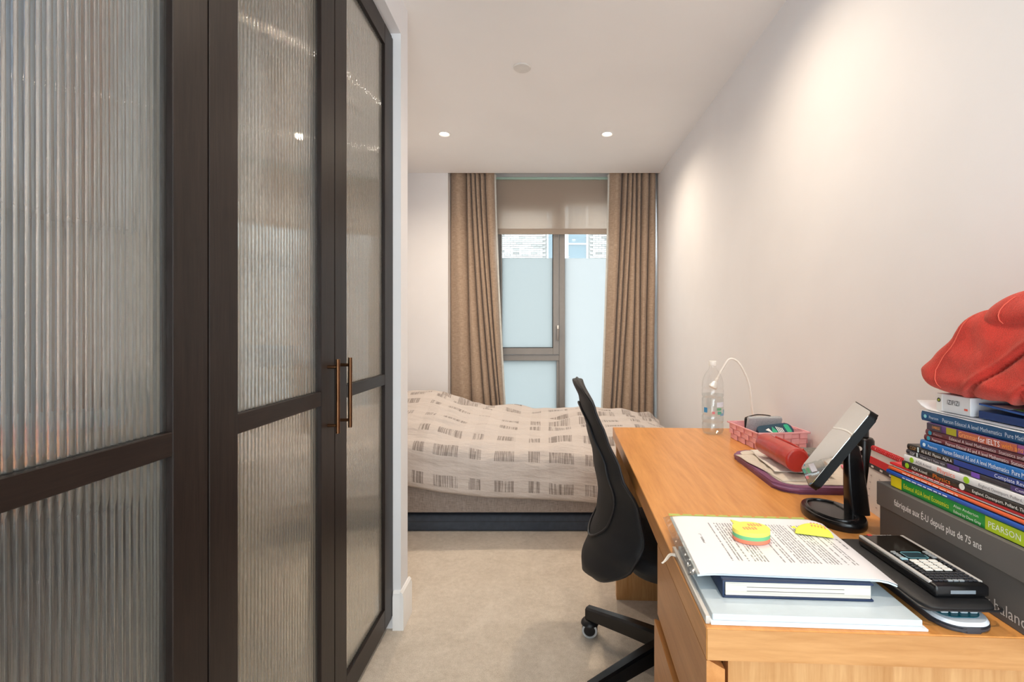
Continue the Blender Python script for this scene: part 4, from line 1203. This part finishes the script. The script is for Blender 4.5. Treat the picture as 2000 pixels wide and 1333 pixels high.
book(.8885, .8915, .678, .914, .21, .285, '#efe9e6', 'thin white paper booklet under the red folder')
book(.8915, .8965, .677, .923, .21, .29, '#d8262c', 'thin red folder under the black physics book', texts=[('-', .06, .5, .0014, .10, '#f6dede')])
book(.8965, .9085, .674, .888, .19, .262, '#2b2725', 'black physics textbook with an orange title', texts=[('AQA A-level', .026, .5, .0052, .036, '#f2f0ec'), ('Physics', .074, .5, .0076, .036, '#f07a20'), ('England, Davenport, Pollard, Thomas', .152, .5, .0046, .096, '#f2f0ec')], circles=[(.014, .5, .0048, '#9ac820'), (.133, .5, .0052, '#eceae4')])
book(.9085, .922, .675, .884, .19, .262, '#e4e2e3', 'white physics textbook with a red outlined title', texts=[('AQA A-level', .030, .5, .0052, .036, '#77757c'), ('Physics', .078, .5, .0082, .036, '#f0806a'), ('England, Davenport, Pollard, Thomas', .158, .5, .0044, .09, '#6d6a70')], circles=[(.020, .5, .0048, '#9ac820'), (.136, .5, .0054, '#9ac820')])
book(.922, .931, .679, .884, .205, .29, '#37333c', 'black and purple revision guide, the lower of the two', bands=[(.026, .029, '#dfe8ea'), (.094, .118, '#5a3f86'), (.14, .155, '#7a4fb8'), (.205, .29, '#4b3a78')], texts=[('CGP', .011, .5, .0044, .011, '#e8e4ea'), ('A-Level Year 2  Physics  AQA', .036, .5, .0036, .054, '#d8d4dc'), ('Complete', .212, .5, .004, .03, '#e8e4f0')])
book(.931, .9415, .680, .883, .205, .29, '#2c2927', 'black and blue revision guide with a bronze logo, upper of the two', bands=[(.026, .029, '#dfeef0'), (.105, .29, '#26418f')], texts=[('CGP', .008, .5, .0058, .015, '#b98a58'), ('AS & A2  Physics  AQA A', .036, .5, .0052, .066, '#f0eeec'), ('Complete Revision & Practice', .178, .5, .0056, .095, '#e6ecfa')])
book(.9415, .957, .679, .851, .195, .265, '#1b6db8', 'bright blue mathematics textbook in the middle of the pile', texts=[('Pearson', .019, .5, .0046, .02, '#eaf3fb'), ('Pearson Edexcel AS and A level Mathematics  Pure Mathematics', .050, .5, .0068, .17, '#eaf3fb')], circles=[(.010, .5, .0032, '#d8ecf8')])
book(.957, .967, .682, .846, .195, .265, '#6a2f3a', 'maroon statistics textbook, the lower of two', texts=[('Pearson', .019, .5, .004, .02, '#e8d8da'), ('Pearson Edexcel AS and A level Mathematics  Statistics and Mechanics', .048, .5, .0055, .175, '#eadadc')], circles=[(.011, .5, .0038, '#2a8fa8')])
book(.967, .977, .683, .844, .195, .265, '#713540', 'maroon mechanics textbook, the upper of two', texts=[('Pearson', .019, .5, .0036, .018, '#c8a8ac'), ('Edexcel A level Mathematics  Statistics and Mechanics', .052, .5, .0052, .16, '#e2ced0')], circles=[(.011, .5, .0038, '#2a8fa8')])
book(.977, .9905, .681, .838, .195, .262, '#5a3a78', 'purple and orange grammar workbook below the dark blue textbook', bands=[(.0, .032, '#4a3f4c'), (.042, .062, '#a8a02a'), (.066, .165, '#b8604a'), (.166, .262, '#8f4a86')], texts=[('Grammar', .067, .5, .0078, .034, '#f6b070'), ('for IELTS', .103, .5, .0082, .036, '#f2f0f4'), ('with answers', .142, .5, .0076, .052, '#f09a40'), ('CAMBRIDGE', .012, .5, .0045, .017, '#f0a050')])
book(.9905, .008+1.0, .685, .856, .195, .265, '#175a8c', 'dark blue mathematics textbook on top of the other books', texts=[('Pearson', .019, .5, .0048, .02, '#cfe0ee'), ('Pearson Edexcel A level Mathematics  Pure Mathematics', .048, .5, .0066, .165, '#d2e2f0')], circles=[(.010, .5, .0032, '#8fd0d8')])

# papers, white box and magazines on the top book
def sheet(name, label, cat, w, l, loc, rz, mat, curl, seed, th=.0006, lift=0):
    def fn(u, v):
        x = u*w; y = -v*l
        z = curl*max(0, 1-v*9)**2*.03 + .0008*noise.noise(Vector((x*20, y*20, seed)))+.0008
        return (x, y, z)
    m = MB(); m.grid(fn, 14, 24); m.thick(th)
    o = m.build(name, mat, loc=loc, rz=rz, angle=120); return tag(o, label, cat)
sheet('loose_sheet', 'flat white sheet between the dark blue textbook and the curled sheet', 'paper', .20, .26, (.682, .860, 1.0084), R(-3), MT['paper_white'], 0, 5)
sheet('loose_sheet', 'white sheet with a curled end lying under the white eyewear box', 'paper', .19, .27, (.683, .866, 1.0112), R(-2), MT['paper_white'], .45, 2)
iz = thing('eyewear_box', 'small white eyewear box under the red blanket', 'box', (.688, .828, 1.0136), R(-1.5))
bx(0, .155, -.068, 0, 0, .030, bev=.0008, seg=1).build('carton', MT['paper_white'], iz)
bx(-.0008, -.0002, -.0125, -.0005, .0005, .0295).build('end_flap', flat('#f0ede9'), iz)
text('IZIPIZI', .0078, flat('#2c2a2e'), spine_mtx(-.0006, -.0225, .0135), iz, 'brand_lettering', maxw=.024)
bx(-.0008, -.0002, -.063, -.057, .008, .011).build('small_print', flat('#e0604a'), iz)
for rr, hx, o in ((.0038, '#3a3f33', 0), (.0019, '#b9bd3a', .0003)):
    m = MB(); m.lathe([(rr, 0), (rr, .0003)], 20); m.tf(Matrix.Translation((-.0009-o, -.0062, .0185)) @ Matrix.Rotation(-PI/2, 4, 'Y')); m.build('round_mark', flat(hx), iz)
def mag(label, loc, rz, tilt, hexc, th, w=.15, l=.19, marks=()):
    t = thing('leaflet', label, 'leaflet', loc, rz)
    t.rotation_euler = (tilt, 0, rz)
    bx(0, w, -l, 0, 0, th, bev=.0005, seg=1).build('folded_paper', flat(hexc, .3), t)
    for x0, y0, dx, dy, hx in marks: bx(x0, x0+dx, -y0-dy, -y0, th+.0001, th+.0005).build('printed_patch', flat(hx), t)
    return t
mag('blue and green glossy leaflet sticking out under the red blanket', (.690, .750, 1.0345), R(-6), R(2.5), '#2c5fa8', .003, marks=[(.004, .02, .06, .03, '#dfe6ea'), (.01, .05, .05, .02, '#7fbf6a'), (.012, .08, .05, .05, '#e3e9ee')])
mag('dark navy leaflet under the glossy one on the book pile', (.690, .750, 1.0137), R(-2), 0, '#1c3f7a', .012)

# --- red fleece blanket
bl_c = Vector((.80, .70, 1.046))
blk = thing('fleece_blanket', 'red fleece blanket folded on top of the book pile', 'blanket', bl_c)
def fold(x0, x1, y0, y1, z0, z1, slant, name, seed, rr=.03, sag=.0, creases=()):
    cx, cyy, cz = (x0+x1)/2, (y0+y1)/2, (z0+z1)/2
    hx_, hy, hz = (x1-x0)/2, (y1-y0)/2, (z1-z0)/2
    rr = min(rr, hz*.95)
    ring = rrect(2*hx_, 2*hy, .035, 8); ring.append(ring[0])
    cum = [0]
    for p, q in zip(ring, ring[1:]): cum.append(cum[-1]+math.hypot(q[0]-p[0], q[1]-p[1]))
    def plan(u):
        d = (u % 1.0)*cum[-1]
        for i in range(len(cum)-1):
            if d <= cum[i+1]:
                t = (d-cum[i])/max(1e-9, cum[i+1]-cum[i]); return lerp(ring[i][0], ring[i+1][0], t), lerp(ring[i][1], ring[i+1][1], t)
        return ring[-1]
    def fn(u, v):
        px_, py_ = plan(u)
        if v < .12: k = v/.12; ins = rr; z = -hz; nz_ = -1
        elif v < .27: t = (v-.12)/.15; k = 1; ins = rr*(1-math.sin(t*PI/2)); z = -hz+rr*(1-math.cos(t*PI/2)); nz_ = -math.cos(t*PI/2)
        elif v < .73: t = (v-.27)/.46; k = 1; ins = 0; z = lerp(-hz+rr, hz-rr, t); nz_ = 0
        elif v < .88: t = (v-.73)/.15; k = 1; ins = rr*(1-math.cos(t*PI/2)); z = hz-rr+rr*math.sin(t*PI/2); nz_ = math.sin(t*PI/2)
        else: k = (1-v)/.12; ins = rr; z = hz; nz_ = 1
        x = px_*k*(hx_-ins)/hx_; y = py_*k*(hy-ins)/hy
        tz = (z+hz)/(2*hz)
        p = Vector((x, y, z))
        if y > 0: p.y -= slant*max(0, (tz-.28)/.72)*(y/hy)**2
        p.x += .016*tz*max(0, -x/hx_)
        w = .009*noise.noise(Vector((p.x*9+seed, p.y*9, p.z*14)))+.004*noise.noise(Vector((p.x*26, p.y*26+seed, p.z*30)))
        if x < 0:
            for Y_, Z_, sl_, wd in creases:
                cr = (p.z+cz)-Z_-sl_*(Y_-(p.y+cyy))
                w += -.009*math.exp(-(cr/wd)**2)+.004*math.exp(-((cr-2.2*wd)/(1.4*wd))**2)
        n = Vector((x/hx_*(1-abs(nz_)), y/hy*(1-abs(nz_)), nz_*1.0))
        if n.length < 1e-6: n = Vector((0, 0, nz_ or 1))
        p += n.normalized()*w
        p.z += sag*(-p.y)
        return p+Vector((cx, cyy, cz))-bl_c
    m = MB(); m.grid(fn, 190, 70, closeu=True); bmesh.ops.remove_doubles(m.bm, verts=m.bm.verts, dist=.0003)
    o = m.build(name, MT['fleece'], blk, angle=180)
    # perimeter position on the face to the room, a little in from the far corner
    ub = min((abs(plan(k/800)[0]+hx_)+abs(plan(k/800)[1]-(hy-.045)), k/800) for k in range(800))[1]
    pts = [fn(ub, .20+.60*k/24)+Vector((-.0008, 0, 0)) for k in range(25)]
    MB().tube(pts, .0007, 6).build('hem_stitch', MT['fleece_thread'], o, label='paler stitched hem line')
    return o
fold(.664, .925, .48, .850, 1.046, 1.186, .105, 'lower_fold', 1.0, creases=[(.745, 1.057, .81, .004), (.664, 1.060, .9, .004)])
fold(.668, .915, .45, .748, 1.164, 1.226, .02, 'upper_fold', 5.0, sag=.12)

# --- calculators
def key_mesh(w, d, h, mat): return bx(-w/2, w/2, -d/2, d/2, 0, h, bev=min(w, d)*.15, seg=1).mesh('key', mat)
sc = thing('pocket_calculator', 'teal and white pocket calculator half under the black pouch', 'calculator', (.600, .735, DESK), R(-2))
m = MB(); m.prism(rrect(.078, .158, .030, 8), 0, .009); bmesh.ops.bevel(m.bm, geom=[e_ for e_ in m.bm.edges if abs(e_.verts[0].co.z-e_.verts[1].co.z) < 1e-5], offset=.003, segments=2, affect='EDGES', clamp_overlap=True)
m.build('back_shell', flat('#39393f', .4), sc, angle=45)
MB().prism(rrect(.076, .156, .029, 8), .0092, .0135, rrect(.070, .150, .026, 8)).build('front_shell', flat('#d7dfe8', .3), sc, angle=45)
MB().prism(rrect(.060, .128, .018, 8), .0137, .0145).build('face_plate', flat('#0f5f6e', .3), sc)
kme = key_mesh(.0105, .0075, .0035, flat('#c9d2d8', .4))
for i in range(4):
    for j in range(5): add('key', kme, sc, (-.0205+i*.0137, -.052+j*.012, .0146))
pch = thing('calculator_pouch', 'black soft pouch under the graphing calculator', 'pouch', (.598, .778, DESK+.0185), R(-2))
def pfn(u, v):
    a = 2*PI*u; b = -PI/2+PI*v
    sp = lambda q, n: math.copysign(abs(q)**(2/n), q)
    x = .056*sp(math.cos(b), 5)*sp(math.cos(a), 6); y = .112*sp(math.cos(b), 5)*sp(math.sin(a), 6); z = .008*sp(math.sin(b), 2.4)
    w = .0010*noise.noise(Vector((x*30, y*22, z*50)))+.0006*noise.noise(Vector((x*70, y*60, 3)))
    k = min(1, max(0, (y-.046)/.022)); k = k*k*(3-2*k)      # beyond the small calculator it sags to the desk
    if z < .004: z -= .0187*k*min(1, (.004-z)/.008)
    return (x*(1+w*8), y, z+w*.5+.0085)
m = MB(); m.grid(pfn, 60, 30, closeu=True); bmesh.ops.remove_doubles(m.bm, verts=m.bm.verts, dist=.0004); m.build('body', flat('#1c1c1e', .55), pch, angle=70)
MB().tube([(x, y, .0085) for x, y in rrect(.113, .225, .012, 4)], .0018, 6).build('zip', MT['black_satin'], pch)
gc_ = thing('graphing_calculator', 'black graphing calculator with silver sides and white number keys', 'calculator', (.6065, .769, DESK+.0350), R(-.5))
GW, GL, GH = .079, .172, .0175
bx(-GW/2, GW/2, -GL/2, GL/2, 0, GH, bev=.004, seg=3).build('body', MT['black_gloss'], gc_)
for sgn in (-1, 1):
    sx_ = sgn*(GW/2-.0028)
    bx(sx_-.0028, sx_+.0028, -GL/2+.012, GL/2-.003, GH-.003, GH+.0012, bev=.0012).build('side_rail', flat('#bdb9b6', .3), gc_, label='silver side rail')
MB().prism([(x, y+.050) for x, y in rrect(.066, .060, .003)], GH+.0001, GH+.0009).build('screen', flat('#17130f', .12), gc_)
MB().prism([(x-.022, y+.0815) for x, y in rrect(.008, .006, .001)], GH+.001, GH+.0014).build('red_mark', flat('#c23a34'), gc_)
text('TI-nspire CX', .0026, flat('#d8d8da'), Matrix(((1, 0, 0, -.016), (0, 1, 0, .080), (0, 0, 1, GH+.0012), (0, 0, 0, 1))), gc_, 'brand_lettering', maxw=.034)
MB().prism([(x, y+.005) for x, y in rrect(.032, .020, .003)], GH+.0001, GH+.0016).build('touch_pad', flat('#173540', .3), gc_)
MB().tube([(x, y+.005, GH+.0016) for x, y in rrect(.033, .021, .003)]+[(.0165, .005, GH+.0016)], .0004, 5).build('pad_outline', flat('#7fc4d0'), gc_)
wk = key_mesh(.0125, .0075, .0028, flat('#e4e3df', .4)); bk_key = key_mesh(.0062, .0042, .0022, flat('#3a3b40', .35)); bl_key = key_mesh(.0105, .0062, .0026, flat('#9cc4d2', .4)); gy_key = key_mesh(.0075, .0045, .0024, flat('#8f9498', .4))
for i in range(3):
    for j in range(4): add('number_key', wk, gc_, (-.0148+i*.0146, -.0145-j*.0090, GH+.0001))
add('control_key', bl_key, gc_, (-.026, -.0075, GH+.0001))
for sx_ in (-1, 1):
    for j in range(4): add('function_key', gy_key, gc_, (sx_*.0265, .016-j*.006+.0, GH+.0001))
    for j in range(5): add('function_key', bk_key, gc_, (sx_*.0280, -.0155-j*.0075, GH+.0001))
for j in range(4):
    for i in range(9):
        if j == 3 and 3 <= i <= 5: continue
        add('letter_key', bk_key, gc_, (-.0290+i*.00725, -.0515-j*.0070, GH+.0001))
for i in range(3): add('letter_key', gy_key, gc_, (-.0085+i*.0085, -.0732, GH+.0001))
MB().box(-.018, .018, -GL/2-.0006, -GL/2-.0001, .006, .011).build('end_plate', flat('#7e8790', .3), gc_)

# --- folder, notebook and printed pages on the near end
fol = thing('plastic_folder', 'clear plastic folder of papers under the navy notebook', 'folder', (.394, .780, DESK), R(-3))
bx(-.150, .150, -.112, .112, 0, .0035, bev=.0008, seg=1).build('back_sheets', MT['paper_white'], fol)
bx(-.146, .146, -.106, .110, .0036, .0125, bev=.0008, seg=1).build('papers', MT['paper_bluish'], fol)
bx(-.157, -.1505, -.110, .110, .0002, .0120, bev=.0012).build('folder_edge', MT['plastic_film'], fol)
m = MB(); m.tube(spline([(-.150, .085, .010), (-.165, .088, .012), (-.178, .070, .008), (-.186, .062, .004)], 5), [.007, .006, .0055, .005, .0045, .004, .0035, .003, .003, .003, .0025, .0025, .002, .002, .002, .002], 8); m.tf(Matrix.Diagonal((1, 1, .5, 1))); m.build('torn_film', MT['plastic_film'], fol, label='torn strip of clear film')
nb = thing('notebook', 'navy hardcover notebook with worn page edges under the printed sheets', 'book', (.390, .815, DESK+.0128), R(-3))
bx(-.112, .112, -.098, .098, 0, .003, bev=.0008, seg=1).build('back_cover', MT['navy'], nb)
bx(-.107, .109, -.095, .095, .0031, .0239).build('pages', MT['pages'], nb)
bx(-.112, .112, -.098, .098, .024, .027, bev=.0008, seg=1).build('front_cover', MT['navy'], nb)
bx(-.1125, -.109, -.098, .098, .0005, .0265, bev=.001).build('spine', MT['navy'], nb)
for k in range(2): bx(-.075, .07, -.0956, -.0951, .0095+.006*k, .0101+.006*k).build('page_gap', flat('#5d564e'), nb)
def page_fn(w, d, lift):
    def fn(u, v):
        x = (u-.5)*w; y = (v-.5)*d
        droop = -.008*max(0, (x-.116)/.034)**2 - .004*max(0, (-.115-x)/.04)**2
        return (x, y, droop+.0006*noise.noise(Vector((x*9, y*9, lift)))+.0012)
    return fn
sl = thing('printed_pages', 'printed A4 pages in a clear sleeve on the navy notebook', 'paper', (.396, .842, DESK+.0416), R(-4.5))
m = MB(); m.grid(page_fn(.297, .232, 1), 24, 14); m.thick(.0022); m.build('under_sheets', MT['paper_bluish'], sl, angle=60)
m = MB(); m.grid(page_fn(.294, .226, 1), 24, 14); m.tf(Matrix.Translation((.002, -.002, .0009))); m.thick(.0005)
pg = m.build('page', MT['print_sheet'], sl, angle=60)
bx(-.150, .118, .1166, .1235, .0005, .0022).build('lime_strip', MT['lime_strip'], sl, label='lime green strip with red marks')
for k in range(10): bx(-.128+k*.024, -.122+k*.024, .118, .1215, .0023, .0027).build('red_mark', flat('#d8784a'), sl)
m = MB(); m.grid(lambda u, v: ((u-.5)*.018-.1535, (v-.5)*.232, .0012+.0022*noise.noise(Vector((u*6, v*38, 2)))-.004*(1-u)), 6, 40); m.thick(.0004); m.build('sleeve_edge', MT['film'], sl, angle=180)
zt = DESK+.0416+.0032
# round stack of sticky notes
sn = thing('sticky_note_pad', 'round speech-bubble sticky note pad in yellow, green and orange layers', 'notepad', P(1467, 1053, zt), R(0))
def bubble(r, n=40):
    return [(r*math.cos(2*PI*k/n), .82*r*math.sin(2*PI*k/n)) for k in range(n)]
for k, (z0, z1, nm, mt) in enumerate(((0, .0066, 'orange_layer', 'note_orange'), (.0067, .0132, 'green_layer', 'note_green'), (.0133, .0205, 'yellow_layer', 'note_yellow'))):
    MB().prism(bubble(.0325), z0, z1).build(nm, MT[nm and mt], sn, angle=40)
MB().prism([(-.024, .019), (-.023, .037), (-.008, .025)], .0185, .0203).build('bubble_tail', MT['note_yellow'], sn)
def squig(par, x0, y0, z, n, tilt=0.0):
    m = MB()
    for k in range(n): m.box(x0+k*.0052, x0+.0030+k*.0052, y0-.0045-.0012*(k % 2), y0+.005+.001*(k % 3), z, z+.0003)
    return m.build('printed_marks', MT['note_ink'], par)
squig(sn, -.001, .011, .0206, 5); squig(sn, -.016, -.004, .0206, 5); 
ln = thing('sticky_note', 'lime yellow sticky note curling up from the printed page', 'sticky note', P(1588, 1043, zt), R(-20))
def lfn(u, v):
    x = (u-.5)*.062; wv = math.sqrt(max(.02, 1-(2*u-1)**2)); y = (v*1.0)*.046*wv-.012
    z = .0015+.016*math.sin(PI*min(1, v*1.02))*wv*(.6+.4*u)
    return (x, y, z)
m = MB(); m.grid(lfn, 24, 14); m.thick(.0008); m.build('curled_sheet', MT['note_lime'], ln, angle=120)
m = MB(); m.prism([(-.036, .006), (-.029, .014), (-.026, .002)], .004, .005); m.build('tail', MT['note_lime'], ln)
m = MB()
for k in range(5):
    u0 = .45+k*.085
    q = [lfn(u0, .30), lfn(u0+.05, .30), lfn(u0+.05, .62), lfn(u0, .62)]
    m._geo([Vector(p)+Vector((0, -.0006, .0014)) for p in q], [(0, 1, 2, 3)])
m.build('printed_marks', MT['note_ink'], ln)

# ================================================================== OUTSIDE
YO = 18.0
struct(bx(-30, 30, 4.5, 60, -3.2, -3.0).build('floor_street', flat('#9a9a98', .9)))
bd = thing('brick_building', 'pale brick building seen through the clear top of the window', 'building', (0, YO, -3.0))
ox = lambda x: (x-VX)*YO/F
oz = lambda y: H-(y-VY)*YO/F
bx(-9, 9, .03, .5, 0, 12).build('facade', flat('#7d7b78', .9), bd)
WX0, WX1, WZ0, WZ1 = ox(1068), ox(1148.5), 2.9, oz(397)
wfm = MB()
for a, b, c, d in ((WX0, WX0+.06, WZ0, WZ1), (WX1-.07, WX1, WZ0, WZ1), (ox(1103), ox(1110), WZ0, WZ1), (WX0, WX1, WZ1-.07, WZ1), (WX0, WX1, WZ0, WZ0+.07), (ox(1110), WX1-.07, oz(478.5), oz(475.5))):
    wfm.box(a, b, -.04, .02, c+3, d+3)
wn = wfm.build('window', flat('#a8aaaa', .5), bd)
mp('far_glass', '#3c5058', .08, spec=.8, var=.02)
for a, b in ((WX0+.06, ox(1103)), (ox(1110), WX1-.07)): bx(a, b, .0, .015, WZ0+3.07, WZ1+2.93).build('pane', MT['far_glass'], wn)
tones = ['#8f8d89', '#858380', '#777572', '#8b8986', '#696764', '#9a9895']
bms = [bx(0, .215, -.012, .03, 0, .065).mesh('brick', flat(t, .9)) for t in tones]
rb_ = random.Random(3); cnt = 0
def clear_of_window(x, z): return x+.215 < WX0-.0 or x > WX1 or z > WZ1 or z+.065 < WZ0
zr = oz(512); row = 0
while zr < oz(392) and cnt < 640:
    x = ox(972)-.3+(.1125 if row % 2 else 0)
    while x < ox(1196):
        if clear_of_window(x, zr):
            w = rb_.choices(range(6), [5, 5, 3, 5, 1.3, 3])[0]
            add('brick', bms[w], bd, (x, 0, zr+3)); cnt += 1
        x += .225
    zr += .075; row += 1
    if cnt > 285: break
rest = MB()          # the courses behind the blind
while zr < oz(385):
    x = ox(972)-.3+(.1125 if row % 2 else 0)
    while x < ox(1196):
        if clear_of_window(x, zr): rest.box(x, x+.215, -.012, .03, zr+3, zr+3.065)
        x += .225
    zr += .075; row += 1
ro = rest.build('brick_courses', flat('#858380', .9), bd); ro['kind'] = 'stuff'
